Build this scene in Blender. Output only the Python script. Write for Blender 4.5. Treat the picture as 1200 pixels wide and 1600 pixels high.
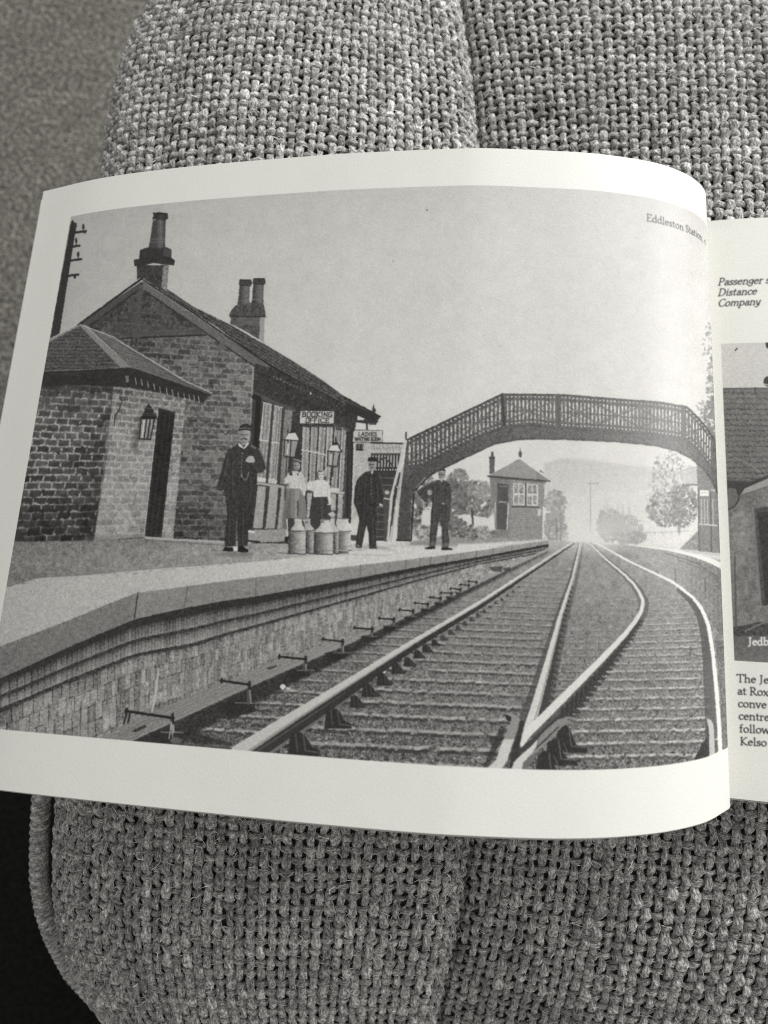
import bpy, math
import numpy as np

for o in list(bpy.data.objects): bpy.data.objects.remove(o)
SC = bpy.context.scene
COL = SC.collection
rad = math.radians

# ---------------------------------------------------------------- camera (hand-held phone over the seat)
CZ = 0.70                                   # camera height; the seat top lies about 0.25 m under it
cam = bpy.data.cameras.new('camera'); cam_o = bpy.data.objects.new('camera', cam); COL.objects.link(cam_o)
cam.sensor_fit = 'VERTICAL'; cam.sensor_height = 36.0; cam.lens = 25.99; cam.clip_start = 0.01; cam.clip_end = 50
AX = np.array([[.99803732, -.06262195, 0], [.06108113, .97348056, .22046472], [.01380593, .22003201, -.97539495]])   # rows: world x y z as (right, up, forward)
from mathutils import Matrix
m4 = Matrix.Identity(4)
for i in range(3):
    m4[i][0], m4[i][1], m4[i][2] = AX[i][0], AX[i][1], -AX[i][2]
m4[2][3] = CZ
cam_o.matrix_world = m4
cam.dof.use_dof = True; cam.dof.focus_distance = 0.228; cam.dof.aperture_fstop = 13.0
SC.camera = cam_o
SC.render.resolution_x, SC.render.resolution_y = 768, 1024

SC.render.engine = 'CYCLES'; SC.cycles.use_denoising = False; SC.cycles.filter_width = 1.15

# ---------------------------------------------------------------- room light: a window on the right, a dimmer one ahead, soft bounce
w = bpy.data.worlds.new('World'); SC.world = w; w.use_nodes = True
bg = w.node_tree.nodes['Background']; bg.inputs[0].default_value = (1.0, .99, .965, 1); bg.inputs[1].default_value = 0.29
def window_light(name, pos, at, sx, sy, power, col):
    l = bpy.data.lights.new(name, 'AREA'); l.shape = 'RECTANGLE'; l.size = sx; l.size_y = sy; l.energy = power; l.color = col
    o = bpy.data.objects.new(name, l); COL.objects.link(o); o.location = pos
    from mathutils import Vector
    o.rotation_euler = (Vector(at)-Vector(pos)).to_track_quat('-Z', 'Y').to_euler()
    return o
window_light('window_light_right', (1.55, 0.85, 1.15), (0.05, .08, .45), 1.1, 1.1, 20.5, (1.0, .99, .972))
window_light('window_light_ahead', (0.75, 1.85, 1.65), (0.0, .1, .45), 1.3, 1.1, 37, (1.0, .99, .972))
vs = SC.view_settings; vs.view_transform = 'Standard'; vs.look = 'None'; vs.exposure = 0.30; vs.gamma = 1.0; vs.use_curve_mapping = False

# ---------------------------------------------------------------- helpers
def tag(o, label=None, cat=None, group=None, kind=None):
    if label: o['label'] = label
    if cat: o['category'] = cat
    if group: o['group'] = group
    if kind: o['kind'] = kind
    return o
def empty(name, loc):
    o = bpy.data.objects.new(name, None); COL.objects.link(o); o.location = loc; o.empty_display_size = .02; return o
def mesh_obj(name, V, F, mat, parent=None, smooth=True, origin=None):
    """V (n,3) and F (m,4) or (m,3) arrays in world space -> one mesh object"""
    V = np.asarray(V, np.float32); F = np.asarray(F, np.int32)
    off = np.array(parent.matrix_basis.translation if parent is not None and parent.parent is None else (0, 0, 0), np.float32)
    if parent is not None and parent.parent is not None: off = np.array(parent.parent.matrix_basis.translation, np.float32)
    me = bpy.data.meshes.new(name)
    me.vertices.add(len(V)); me.vertices.foreach_set('co', (V-off).ravel())
    k = F.shape[1]
    me.loops.add(F.size); me.loops.foreach_set('vertex_index', F.ravel())
    me.polygons.add(len(F)); me.polygons.foreach_set('loop_start', np.arange(0, F.size, k, dtype=np.int32)); me.polygons.foreach_set('loop_total', np.full(len(F), k, np.int32))
    me.polygons.foreach_set('use_smooth', np.full(len(F), smooth))
    me.update(); me.validate()
    if mat: me.materials.append(mat)
    o = bpy.data.objects.new(name, me); COL.objects.link(o)
    if parent is not None: o.parent = parent
    return o
def grid_faces(nu, nv):
    i = np.arange(nu-1)[:, None]; j = np.arange(nv-1)[None]
    a = (i*nv+j).ravel(); return np.c_[a, a+nv, a+nv+1, a+1]
def attr(me, name, data):
    a = me.attributes.new(name, 'FLOAT', 'POINT'); a.data.foreach_set('value', np.asarray(data, np.float32))
class NT:
    """tiny node builder"""
    def __init__(s, name):
        s.m = bpy.data.materials.new(name); s.m.use_nodes = True; s.t = s.m.node_tree; s.b = s.t.nodes['Principled BSDF']
    def n(s, typ, **kw):
        q = s.t.nodes.new(typ)
        for k, v in kw.items():
            if k.startswith('i_'):
                key = k[2:]; q.inputs[int(key) if key.isdigit() else key.replace('_', ' ')].default_value = v
            else: setattr(q, k, v)
        return q
    def l(s, a, b): s.t.links.new(a, b)
    def ramp(s, src, stops):
        r = s.n('ShaderNodeValToRGB'); e = r.color_ramp.elements
        while len(e) < len(stops): e.new(.5)
        for k, (p, c) in zip(e, stops): k.position = p; k.color = (c[0], c[1], c[2], 1)
        s.l(src, r.inputs[0]); return r.outputs[0]
    def math(s, op, a, b=None):
        q = s.n('ShaderNodeMath', operation=op)
        for i, v in enumerate((a, b)):
            if v is None: continue
            if isinstance(v, (int, float)): q.inputs[i].default_value = v
            else: s.l(v, q.inputs[i])
        return q.outputs[0]
    def mix(s, typ, fac, a, b):
        q = s.n('ShaderNodeMix', data_type='RGBA', blend_type=typ)
        for i, v in ((0, fac), (6, a), (7, b)):
            if isinstance(v, (int, float)): q.inputs[i].default_value = v
            elif isinstance(v, tuple): q.inputs[i].default_value = (*v, 1)
            else: s.l(v, q.inputs[i])
        return q.outputs[2]
    def bump(s, h, strength, dist):
        q = s.n('ShaderNodeBump'); q.inputs['Strength'].default_value = strength; q.inputs['Distance'].default_value = dist
        s.l(h, q.inputs['Height']); s.l(q.outputs[0], s.b.inputs['Normal']); return q
FPX = 1155.0
def project(P):
    """world points -> where the camera above sees them (used to register the prints on the curved pages)"""
    c = (np.asarray(P)-np.array([0, 0, CZ]))@AX
    return 600+FPX*c[..., 0]/c[..., 2], 800-FPX*c[..., 1]/c[..., 2]
# ---------------------------------------------------------------- the printed photographs (flat ink on paper)
# A small ink plotter: tones are put down in a plain numpy canvas and later laid into the page's own u/v.
class Plate:
    def __init__(s, x0, y0, x1, y1, S, seed):
        s.x0, s.y0, s.S = x0, y0, S
        s.w, s.h = int((x1-x0)*S), int((y1-y0)*S)
        s.a = np.full((s.h, s.w), 200.0, np.float32)
        r = np.random.default_rng(seed); s.r = r
        s.N = {}
        for k in (1, 2, 4, 10, 30):
            s.N[k] = s.noise(k)
    def noise(s, k, kx=1.0):
        kk = k*s.S*0.6
        nh, nw = int(s.h/kk)+4, int(s.w/(kk*kx))+4
        g = s.r.standard_normal((nh, nw)).astype(np.float32)
        yy = np.arange(s.h)/kk; xx = np.arange(s.w)/(kk*kx)
        yi = yy.astype(int); xi = xx.astype(int)
        fy = (yy-yi)[:, None]; fx = (xx-xi)[None]
        fy = fy*fy*(3-2*fy); fx = fx*fx*(3-2*fx)
        g0 = g[yi]; g1 = g[yi+1]
        r0 = g0[:, xi]*(1-fx)+g0[:, xi+1]*fx
        r1 = g1[:, xi]*(1-fx)+g1[:, xi+1]*fx
        o = (r0*(1-fy)+r1*fy)
        return (o/o.std()).astype(np.float32)
    def box(s, x0, y0, x1, y1):
        i0 = max(0, int((x0-s.x0)*s.S)-1); i1 = min(s.w, int((x1-s.x0)*s.S)+2)
        j0 = max(0, int((y0-s.y0)*s.S)-1); j1 = min(s.h, int((y1-s.y0)*s.S)+2)
        if i1 <= i0 or j1 <= j0: return None
        sl = (slice(j0, j1), slice(i0, i1))
        X = (s.x0+(np.arange(i0, i1)+.5)/s.S)[None]; Y = (s.y0+(np.arange(j0, j1)+.5)/s.S)[:, None]
        return sl, X, Y
    def put(s, sl, m, t, al):
        a = s.a[sl]; s.a[sl] = a+(t-a)*(m*al)
    def tone(s, t, sl, X, Y):
        return t(X, Y, {k: v[sl] for k, v in s.N.items()}) if callable(t) else t
    def pmask(s, P, X, Y):
        m = np.zeros((Y.shape[0], X.shape[1]), bool)
        n = len(P)
        for i in range(n):
            (xa, ya), (xb, yb) = P[i], P[(i+1) % n]
            if ya == yb: continue
            m ^= ((ya > Y) != (yb > Y)) & (X < (xb-xa)*(Y-ya)/(yb-ya)+xa)
        return m
    def poly(s, P, t, al=1.0, soft=0.0):
        P = [(float(a), float(b)) for a, b in P]
        xs = [p[0] for p in P]; ys = [p[1] for p in P]
        g = 2.5*soft
        b = s.box(min(xs)-g, min(ys)-g, max(xs)+g, max(ys)+g)
        if b is None: return
        sl, X, Y = b
        m = s.pmask(P, X, Y).astype(np.float32)
        if soft: m = blur(m, soft*s.S)
        s.put(sl, m, s.tone(t, sl, X, Y), al)
    def line(s, P, w, t, al=1.0):
        ws = w if hasattr(w, '__len__') else [w]*len(P)
        mw = max(ws)
        b = s.box(min(p[0] for p in P)-mw, min(p[1] for p in P)-mw, max(p[0] for p in P)+mw, max(p[1] for p in P)+mw)
        if b is None: return
        sl, X, Y = b
        m = np.zeros((Y.shape[0], X.shape[1]), np.float32)
        for i in range(len(P)-1):
            (xa, ya), (xb, yb) = P[i], P[i+1]
            dx, dy = xb-xa, yb-ya; L = dx*dx+dy*dy+1e-9
            k = np.clip(((X-xa)*dx+(Y-ya)*dy)/L, 0, 1)
            d = np.hypot(X-xa-k*dx, Y-ya-k*dy)
            r = (ws[i]+(ws[i+1]-ws[i])*k)/2
            m = np.maximum(m, np.clip((r-d)*s.S+.5, 0, 1)*np.minimum(1, r*2*s.S))
        s.put(sl, m, s.tone(t, sl, X, Y), al)
    def ell(s, cx, cy, rx, ry, t, al=1.0, rot=0.0, soft=0.0):
        a = np.linspace(0, 2*np.pi, 20)[:-1]; c, q = math.cos(rot), math.sin(rot)
        s.poly([(cx+rx*math.cos(k)*c-ry*math.sin(k)*q, cy+rx*math.cos(k)*q+ry*math.sin(k)*c) for k in a], t, al, soft)
def blur(m, sig):
    r = max(1, int(round(sig*1.0)))
    for _ in range(2):
        for ax in (0, 1):
            p = np.pad(m, [(r+1, r) if k == ax else (0, 0) for k in (0, 1)], mode='edge')
            c = np.cumsum(p, axis=ax, dtype=np.float64)
            n = m.shape[ax]
            m = ((np.take(c, range(2*r+1, 2*r+1+n), axis=ax)-np.take(c, range(0, n), axis=ax))/(2*r+1)).astype(np.float32)
    return m
def homog(q):
    """unit-square coordinates of points in a quad a b c d (a=0,0 b=1,0 c=1,1 d=0,1)"""
    A = []; B = []
    for (x, y), (u, v) in zip(q, ((0, 0), (1, 0), (1, 1), (0, 1))):
        A += [[x, y, 1, 0, 0, 0, -u*x, -u*y], [0, 0, 0, x, y, 1, -v*x, -v*y]]; B += [u, v]
    h = np.linalg.solve(np.array(A, float), np.array(B, float))
    def f(X, Y):
        w = h[6]*X+h[7]*Y+1
        return (h[0]*X+h[1]*Y+h[2])/w, (h[3]*X+h[4]*Y+h[5])/w
    return f
def hsh(i, j, k=0):
    v = np.sin(i*127.1+j*311.7+k*74.7)*43758.5453
    return v-np.floor(v)
def bricks(q, nu, nv, base, var, mort, mw=.13, irr=.25, patch=None):
    f = homog(q)
    def t(X, Y, N):
        u, v = f(X, Y)
        v = v+N[10]*.04/nv; r = np.floor(v*nv); fv = v*nv-r
        uu = u*nu+.5*(r % 2)+irr*hsh(r, 3)+N[10]*.015; c = np.floor(uu); fu = uu-c
        b = base+var*(hsh(c, r)*2-1)+var*.3*N[1]+4*N[10]
        m = np.maximum(np.clip(1-np.minimum(fv, 1-fv)/mw, 0, 1), np.clip(1-np.minimum(fu, 1-fu)/(mw*.55), 0, 1))
        m = m*np.clip(.85+.35*N[4], 0, 1)
        if patch is not None: m = m*patch(u, v, N); 
        return b+(mort-b)*m
    return t
def zz(ox, oy, k, P): return [(ox+a/k, oy+b/k) for a, b in P]
def lerp_path(P, n):
    P = np.array(P, float); d = np.r_[0, np.cumsum(np.hypot(*np.diff(P, axis=0).T))]
    k = np.linspace(0, d[-1], n); return np.c_[np.interp(k, d, P[:, 0]), np.interp(k, d, P[:, 1])]
def XY(P):
    P = sorted(P); xs = [p[0] for p in P]; ys = [p[1] for p in P]
    return lambda x: np.interp(x, xs, ys)

# pen-stroke letters: x to the right, y up, x-height 0.62, capitals 1; strokes are poly-lines cut with a slanted nib
def arc(cx, cy, rx, ry, a0, a1, n=12):
    return [(cx+rx*math.cos(math.radians(a0+(a1-a0)*i/n)), cy+ry*math.sin(math.radians(a0+(a1-a0)*i/n))) for i in range(n+1)]
GLY = {
 'T': (.72, [[(.36, 0), (.36, 1)], [(.04, .86), (.05, 1), (.67, 1), (.68, .86)], [(.26, 0), (.46, 0)]]),
 'h': (.62, [[(.13, 0), (.13, 1.04), (.04, .98)], arc(.31, .38, .18, .22, 170, 0)+[(.49, 0)], [(.04, 0), (.22, 0)], [(.4, 0), (.58, 0)]]),
 'e': (.52, [[(.08, .36), (.45, .38)]+arc(.27, .31, .2, .3, 15, 320, 16)]),
 'J': (.4, [[(.2, 1), (.2, .05), (.12, -.14), (0, -.18)], [(.1, 1), (.31, 1)]]),
 'a': (.5, [arc(.25, .44, .14, .17, 160, 0, 8)+[(.39, .08), (.48, .03)], arc(.24, .17, .16, .17, 60, 330, 12)]),
 't': (.38, [[(.16, .82), (.16, .12), (.22, .02), (.34, .05)], [(.03, .6), (.33, .6)]]),
 'R': (.7, [[(.14, 0), (.14, 1)], [(.04, 1), (.3, 1)]+arc(.3, .75, .22, .25, 90, -90, 10)+[(.16, .5)], [(.3, .5), (.52, .12), (.68, 0)], [(.05, 0), (.25, 0)]]),
 'o': (.58, [arc(.29, .31, .22, .31, 90, 450, 20)]),
 'x': (.54, [[(.06, .62), (.46, 0)], [(.46, .62), (.06, 0)], [(.02, .62), (.18, .62)], [(.36, 0), (.52, 0)]]),
 'c': (.47, [arc(.28, .31, .21, .31, 45, 320, 16)]),
 'n': (.62, [[(.04, .6), (.13, .62), (.13, 0)], arc(.31, .38, .18, .22, 170, 0)+[(.49, 0)], [(.04, 0), (.22, 0)], [(.4, 0), (.58, 0)]]),
 'v': (.54, [[(.06, .62), (.27, 0), (.47, .62)], [(.0, .62), (.15, .62)], [(.38, .62), (.54, .62)]]),
 'r': (.42, [[(.04, .6), (.13, .62), (.13, 0)], arc(.3, .36, .17, .24, 170, 60, 8), [(.04, 0), (.24, 0)]]),
 'f': (.34, [[(.13, 0), (.13, .85), (.2, 1.0), (.34, 1.0)], [(.02, .6), (.3, .6)], [(.04, 0), (.23, 0)]]),
 'l': (.29, [[(.14, 0), (.14, 1.04), (.05, .98)], [(.05, 0), (.24, 0)]]),
 'w': (.8, [[(.05, .62), (.22, 0), (.4, .6), (.57, 0), (.74, .62)], [(0, .62), (.13, .62)], [(.66, .62), (.8, .62)]]),
 'K': (.72, [[(.14, 0), (.14, 1)], [(.6, 1), (.16, .5), (.5, .12), (.7, 0)], [(.05, 0), (.25, 0)], [(.05, 1), (.25, 1)], [(.5, 1), (.68, 1)]]),
 's': (.42, [[(.36, .52)]+arc(.22, .47, .14, .14, 50, 210, 8)+arc(.21, .155, .15, .15, 70, -140, 9)+[(.05, .1)]]),
 'P': (.62, [[(.14, 0), (.14, 1)], [(.03, 1), (.3, 1)]+arc(.3, .73, .24, .27, 90, -100, 10)+[(.18, .48)], [(.03, 0), (.26, 0)]]),
 'g': (.52, [arc(.24, .36, .18, .25, 90, 450, 16), [(.44, .6), (.42, .05)]+arc(.24, -.08, .19, .2, 0, -170, 8)]),
 'D': (.76, [[(.14, 0), (.14, 1)], [(.03, 1), (.3, 1)]+arc(.3, .5, .38, .5, 90, -90, 14)+[(.03, 0)]]),
 'i': (.29, [[(.05, .58), (.14, .62), (.14, .05), (.22, .02)], [(.15, .84), (.15, .88)]]),
 'C': (.68, [arc(.4, .5, .34, .5, 50, 318, 18)]),
 'm': (.88, [[(.04, .6), (.12, .62), (.12, 0)], arc(.28, .38, .16, .23, 170, 0)+[(.44, 0)], arc(.6, .38, .16, .23, 170, 0)+[(.76, 0), (.84, .03)]]),
 'p': (.58, [[(.04, .6), (.13, .62), (.11, -.32)], arc(.3, .32, .21, .3, 150, -140, 14), [(.02, -.32), (.22, -.32)]]),
 'y': (.5, [[(.06, .6), (.12, .3), (.2, .04), (.3, .04), (.44, .62)], [(.44, .62), (.36, -.1), (.2, -.3), (.04, -.26)]]),
 'd': (.58, [[(.44, 1.04), (.44, .08), (.54, .03)], arc(.27, .31, .2, .31, 40, 320, 16), [(.36, .98), (.44, 1.04)]]),
 'b': (.58, [[(.14, 1.04), (.14, .05)], arc(.31, .31, .21, .31, 150, -150, 16), [(.05, .98), (.14, 1.04)]]),
 'E': (.62, [[(.14, 0), (.14, 1)], [(.04, 1), (.54, 1), (.56, .85)], [(.14, .52), (.44, .52)], [(.04, 0), (.56, 0), (.58, .16)]]),
 'S': (.5, [[(.42, .82)]+arc(.25, .76, .18, .24, 30, 220, 9)+arc(.23, .24, .2, .24, 60, -140, 10)+[(.04, .2)]]),
 ',': (.25, [[(.12, .06), (.12, 0), (.06, -.16)]]),
 'B': (.6, [[(.1, 0), (.1, 1), (.45, .98), (.5, .75), (.45, .53), (.1, .52)], [(.4, .52), (.55, .3), (.48, .02), (.1, 0)]]),
 'O': (.6, [[(.1, .1), (.1, .9), (.2, 1), (.45, 1), (.54, .9), (.54, .1), (.45, 0), (.2, 0), (.1, .1)]]),
 'N': (.6, [[(.1, 0), (.1, 1), (.52, 0), (.52, 1)]]), 'G': (.6, [[(.53, .85), (.42, 1), (.2, 1), (.1, .85), (.1, .12), (.2, 0), (.45, 0), (.53, .12), (.53, .45), (.35, .45)]]),
 'I': (.28, [[(.14, 0), (.14, 1)]]), 'F': (.55, [[(.1, 0), (.1, 1), (.5, 1)], [(.1, .52), (.42, .52)]]),
 'L': (.55, [[(.1, 1), (.1, 0), (.5, 0)]]), 'A': (.6, [[(.04, 0), (.3, 1), (.56, 0)], [(.15, .35), (.46, .35)]]),
 'W': (.8, [[(.04, 1), (.2, 0), (.4, .8), (.6, 0), (.76, 1)]]), 'M': (.75, [[(.1, 0), (.1, 1), (.37, .3), (.64, 1), (.64, 0)]]),
}
def lettering(pl, text, place, size, tone, nib=(.075, .135), slant=0.0, track=.02, al=1.0, fade=None):
    """place(a, b) -> canvas point for a along the baseline and b up, both in the caller's own unit"""
    a = 0.0
    for ch in text:
        if ch == ' ': a += .3; continue
        w, st = GLY[ch]
        aa = al if fade is None else al*fade(a)
        for q in st:
            for (x0, y0), (x1, y1) in zip(q[:-1], q[1:]):
                ang = math.atan2(y1-y0, x1-x0)
                k = abs(math.sin(ang-math.radians(25)))
                wd = (nib[0]+(nib[1]-nib[0])*k)
                p0 = place((a+x0+slant*y0)*size, y0*size); p1 = place((a+x1+slant*y1)*size, y1*size)
                e = place((a+x0+slant*y0)*size, (y0+.5)*size)
                sc = math.hypot(e[0]-p0[0], e[1]-p0[1])*2
                pl.line([p0, p1], wd*sc, tone, aa)
        a += w+track
    return a*size

def station_plate():
    pl = Plate(-150, 270, 1150, 1225, 2.0, 7)
    Z = zz; L = pl.line; Pg = pl.poly; R = np.random.default_rng(11)
    # sky and distance
    Pg([(-200, 200), (1200, 200), (1200, 900), (-200, 900)],
       lambda x, y, N: np.interp(x, [60, 300, 500, 700, 900, 1050], [150, 168, 186, 198, 206, 210])+np.interp(y, [290, 380, 650], [-9, 0, 8])+.7*N[10]+.8*N[30]+1.6*N[2])
    Pg([(850, 724), (880, 716), (930, 720), (990, 728), (1040, 732), (1130, 742), (1130, 860), (850, 860)], lambda x, y, N: 184+.06*(x-850)+4*N[4]+.24*(y-720), .9, 1.6)
    Pg([(850, 770), (900, 772), (960, 768), (1130, 760), (1130, 860), (850, 860)], lambda x, y, N: 214+4*N[4], .5, 3)
    pl.ell(667, 328, 1.6, 1.2, 70); pl.ell(614, 408, 1, 2, 120, .7)
    # telegraph pole
    Pg([(111, 347), (114, 343), (117, 350), (119, 354), (93, 521), (78, 529)], lambda x, y, N: 42+4*N[2]+.06*(y-350))
    for a, b in (((114, 364), (134, 361)), ((111, 386), (124, 384)), ((108, 407.5), (127, 405)), ((105, 431.5), (122.5, 429))): L([a, b], 3.4, 40)
    for x, y in ((130, 354.5), (119.2, 376), (122.2, 397.5), (118, 352)): pl.ell(x, y, 2.1, 4.6, 55); L([(x, y), (x, y+9)], 1.4, 45)
    pl.ell(117, 433, 2, 2.4, 45); pl.ell(133, 362.5, 1.6, 2.4, 40)
    # ---- main building, gable end
    gq = [(124, 506), (399, 560), (388, 848), (60, 846)]
    def gable(x, y, N):
        t = bricks([(130, 500), (400, 520), (392, 848), (110, 848)], 13, 38, 92, 17, 124, .22, .3)(x, y, N)
        t = t+np.interp(x, [200, 300, 395], [-8, 0, 12])+np.interp(y, [440, 520, 600, 760, 845], [-20, -14, 0, -6, -30])
        return t+4*N[4]+4*N[1]
    Pg([(223, 440), (399, 566), (392, 664), (388, 848), (120, 848), (124, 508)], gable)
    for k in range(46):    # raked joints and odd dark bricks
        x = R.uniform(292, 388); y = R.uniform(540, 800); l = R.uniform(4, 12)
        L([(x, y), (x+l, y+.04*l)], R.uniform(.9, 2.2), R.uniform(48, 66), R.uniform(.4, .9))
    Pg([(220, 452), (142, 507), (180, 527), (209, 526), (212, 527), (322, 523), (340, 535), (310, 510)], lambda x, y, N: 70+6*N[4]+5*N[1], .55)
    L([(396.5, 575), (393.5, 664)], 5, lambda x, y, N: 142+9*N[2], .8)
    Pg([(213, 527), (214, 517), (321, 512), (336, 525), (321, 523)], lambda x, y, N: 82+5*N[2], .8); L([(187, 529), (213, 528), (321, 523.5)], 2, 40)
    Pg([(214, 450), (223, 450), (216.5, 548), (209, 548)], lambda x, y, N: 80+5*N[2])
    L([(213, 528), (212, 540)], 2, 50)
    # barge boards and slates
    Pg([(221, 440), (126, 505), (138, 508.5), (216, 453)], lambda x, y, N: 76+4*N[2])
    L([(222, 435), (122, 508)], 3.4, 44); L([(216, 454), (140, 509)], 1.6, 40)
    Pg([(223, 439), (425, 573), (424, 590), (400, 573), (345, 535), (224, 453)], lambda x, y, N: 96+5*N[2])
    L([(226, 454), (345, 536), (400, 574), (420, 588)], 1.6, 46)
    Pg(Z(0, 280, 3.4286, [(950, 725), (985, 750), (975, 770), (935, 735)]), 60); Pg(Z(0, 280, 3.4286, [(530, 735), (550, 735), (548, 765), (525, 760)]), 66)
    Pg(Z(300, 400, 3.43, [(150, 460), (180, 475), (150, 520), (132, 505)]), 92)
    def slate(x, y, N):
        u = (y-435)-(x-223)*.585
        return 80+12*np.sin(u*1.25+.4*N[4])+7*N[2]+5*N[1]+5*N[4]+np.interp(x, [223, 420, 600], [-14, 0, -2])
    Pg([(221, 433), (228, 434), (262, 452), (300, 478), (361, 508), (411, 537), (463, 568), (504, 595), (548, 627), (595, 651), (589, 659), (543, 640), (425, 575), (340, 512), (300, 487)], slate)
    L([(223, 437), (300, 488), (425, 573), (480, 603), (590, 659)], 2.2, 42); L([(226, 436), (300, 480)], 1, 120, .5)
    L([(361, 506), (372, 512), (382, 517), (386, 522)], 1.5, 175, .8); L([(411, 537), (463, 568), (504, 595), (548, 627), (590, 650)], 1.2, 60, .7)
    # chimneys
    def shade(c, w, a, b): return lambda x, y, N: a+b*np.clip((x-c)/w, -1, 1)+4*N[2]+3*N[4]
    Pg([(214, 415), (264, 414), (260.5, 457), (240, 447), (222, 433), (214, 437)], lambda x, y, N: 64+6*N[2]+6*N[4])
    Pg([(255, 416), (264, 414), (260.5, 456), (252, 450)], lambda x, y, N: 118+9*N[4]+6*N[2])
    Pg([(219, 390), (233, 386), (257, 385), (268, 390), (268, 402), (273, 407), (272, 415), (264, 414), (240, 411), (222, 416), (210, 416), (209, 406), (217, 405)], lambda x, y, N: 54+5*N[2])
    Pg([(256, 387), (268, 391), (268, 402), (255, 400)], 74); L([(222, 411), (255, 402), (271, 408)], 1.2, 40)
    Pg([(239, 344), (259, 343), (258, 383), (257, 387), (232, 388), (234, 378)], lambda x, y, N: 66+28*np.exp(-((x-251)/4.5)**2)+4*N[2])
    L([(234, 374), (258, 373)], 1.2, 100); L([(233, 378.5), (258, 377)], 1.2, 96)
    Pg([(238, 343), (240, 334), (247, 331.5), (261, 333), (263, 341), (258, 344)], lambda x, y, N: 52+14*np.exp(-((x-252)/4)**2)); L([(240, 333), (261, 334)], 2, 34)
    Pg([(360, 494), (414, 494), (412, 536), (405, 531), (386, 519), (360, 506)], bricks([(360, 494), (412, 494), (410, 536), (360, 520)], 5, 8, 82, 9, 100, .2))
    Pg([(406, 496), (414, 494), (411.7, 536), (405, 531)], 138)
    Pg([(368, 477), (390, 473), (411, 472), (414, 484), (416, 494), (358, 494), (359, 489), (362, 484)], lambda x, y, N: 78+8*N[2]+5*N[4]); L([(359, 494), (416, 495)], 1.5, 48)
    for c, t in ((383, 437), (404.5, 435)):
        Pg([(c-8.5, t+8), (c+8, t+8), (c+6.5, t+32), (c+8, t+38), (c-12, t+39), (c-11, t+32)], lambda x, y, N, c=c: 84+16*np.exp(-((x-c-2)/4)**2)-14*(x < c-5)+4*N[2])
        Pg([(c-10, t+7), (c-8.5, t), (c+9.5, t), (c+11, t+6), (c+9.5, t+9.5), (c-8.5, t+9.5)], lambda x, y, N: 66+5*N[2]); L([(c-8, t+.5), (c+9, t+.5)], 1.6, 44); L([(c-8, t+9), (c+9, t+9)], 1.2, 48)
        L([(c-11, t+33), (c+7, t+32.5)], 1, 112)
    # ---- booking-office front
    Pg([(398, 568), (425, 575), (590, 658), (588, 664), (556, 660), (552, 700), (547, 815), (545, 850), (388, 850), (392, 664)], lambda x, y, N: 64+6*N[4]+5*N[2])
    L([(400, 617), (459, 641)], 6, lambda x, y, N: 84+5*N[2]); L([(522, 665), (544, 672)], 5, 82)
    for k in range(15): L([(408+k*9.4, 584+k*4.9), (407+k*9.4, 612+k*4.6)], 1.4, 70, .5)
    for k in range(22): pl.ell(428+k*5.2, 588.5+k*2.35+(k % 2), 1.0, 1.0, 140, np.clip(1.1-k*.04, .15, 1))
    pl.ell(485.5, 615, 1.3, 1.6, 215)
    D = lambda P: Z(320, 620, 4, P)
    def strip(xt0, xt1, yt, xb0, xb1, yb, t): Pg(D([(xt0, yt), (xt1, yt+.15*(xt1-xt0)), (xb1, yb+.1*(xb1-xb0)), (xb0, yb)]), t)
    gl = lambda c: (lambda x, y, N: c-8+10*N[2]+5*N[4]+10*np.sin(x*2.2+y*.12))
    strip(362, 418, 38, 328, 382, 512, gl(150)); strip(434, 487, 55, 395, 452, 520, gl(156)); strip(500, 548, 78, 470, 512, 545, gl(128))
    for a, b in (((376, 45), (343, 510)), ((398, 50), (365, 512)), ((456, 60), (424, 520)), ((474, 66), (437, 520))): L(D([a, b]), 1.6, 96, .8)
    L(D([(340, 268), (400, 278)]), 2, 190); L(D([(412, 284), (470, 290)]), 2, 190)
    for p, q, w in (((425, 45), (388, 530), 4.6), ((492, 70), (458, 545), 4.4), ((365, 40), (352, 160), 2)): L(D([p, q]), w, 68)
    L(D([(363, 36), (418, 48)]), 1.6, 185); L(D([(436, 55), (487, 68)]), 1.6, 180); L(D([(370, 40), (345, 270)]), 1.6, 188); L(D([(415, 50), (398, 280)]), 1.3, 170)
    Pg(D([(328, 500), (382, 510), (380, 535), (326, 530)]), gl(196)); Pg(D([(398, 508), (452, 518), (448, 545), (396, 538)]), gl(188))
    for xt0, xt1, xb0, xb1, c in ((612, 656, 600, 640, 158), (666, 706, 650, 684, 150), (716, 758, 694, 730, 154), (764, 802, 744, 778, 168), (812, 850, 790, 826, 150), (856, 884, 836, 864, 162)):
        strip(xt0, xt1, 186 if xt0 < 800 else 205, xb0, xb1, 585, gl(c))
        L(D([((xt0+xt1)/2, 192), ((xb0+xb1)/2, 580)]), 1.8, 104, .75); L(D([(xt0+3, 192), (xb0+3, 580)]), 1.2, 190, .8)
    L(D([(606, 332), (700, 350), (762, 366)]), 1.8, 195); L(D([(790, 392), (870, 402)]), 1.4, 180, .7)
    L(D([(330, 541), (520, 568)]), 4.5, 150); L(D([(330, 552), (520, 580)]), 2, 70)
    L(D([(780, 592), (880, 602)]), 4, 168); L(D([(795, 580), (835, 582)]), 5, 210, .8)
    for x0, x1, y1 in ((305, 362, 822), (382, 440, 824), (456, 512, 826)):
        Pg(D([(x0+26, 556), (x1+20, 562), (x1-2, y1), (x0-4, y1)]), lambda x, y, N: 150+5*N[4]+4*N[2]-.1*(y-760))
    Pg(D([(500, 570), (525, 570), (520, 830), (480, 830)]), 90, .8, 1.5)
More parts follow.
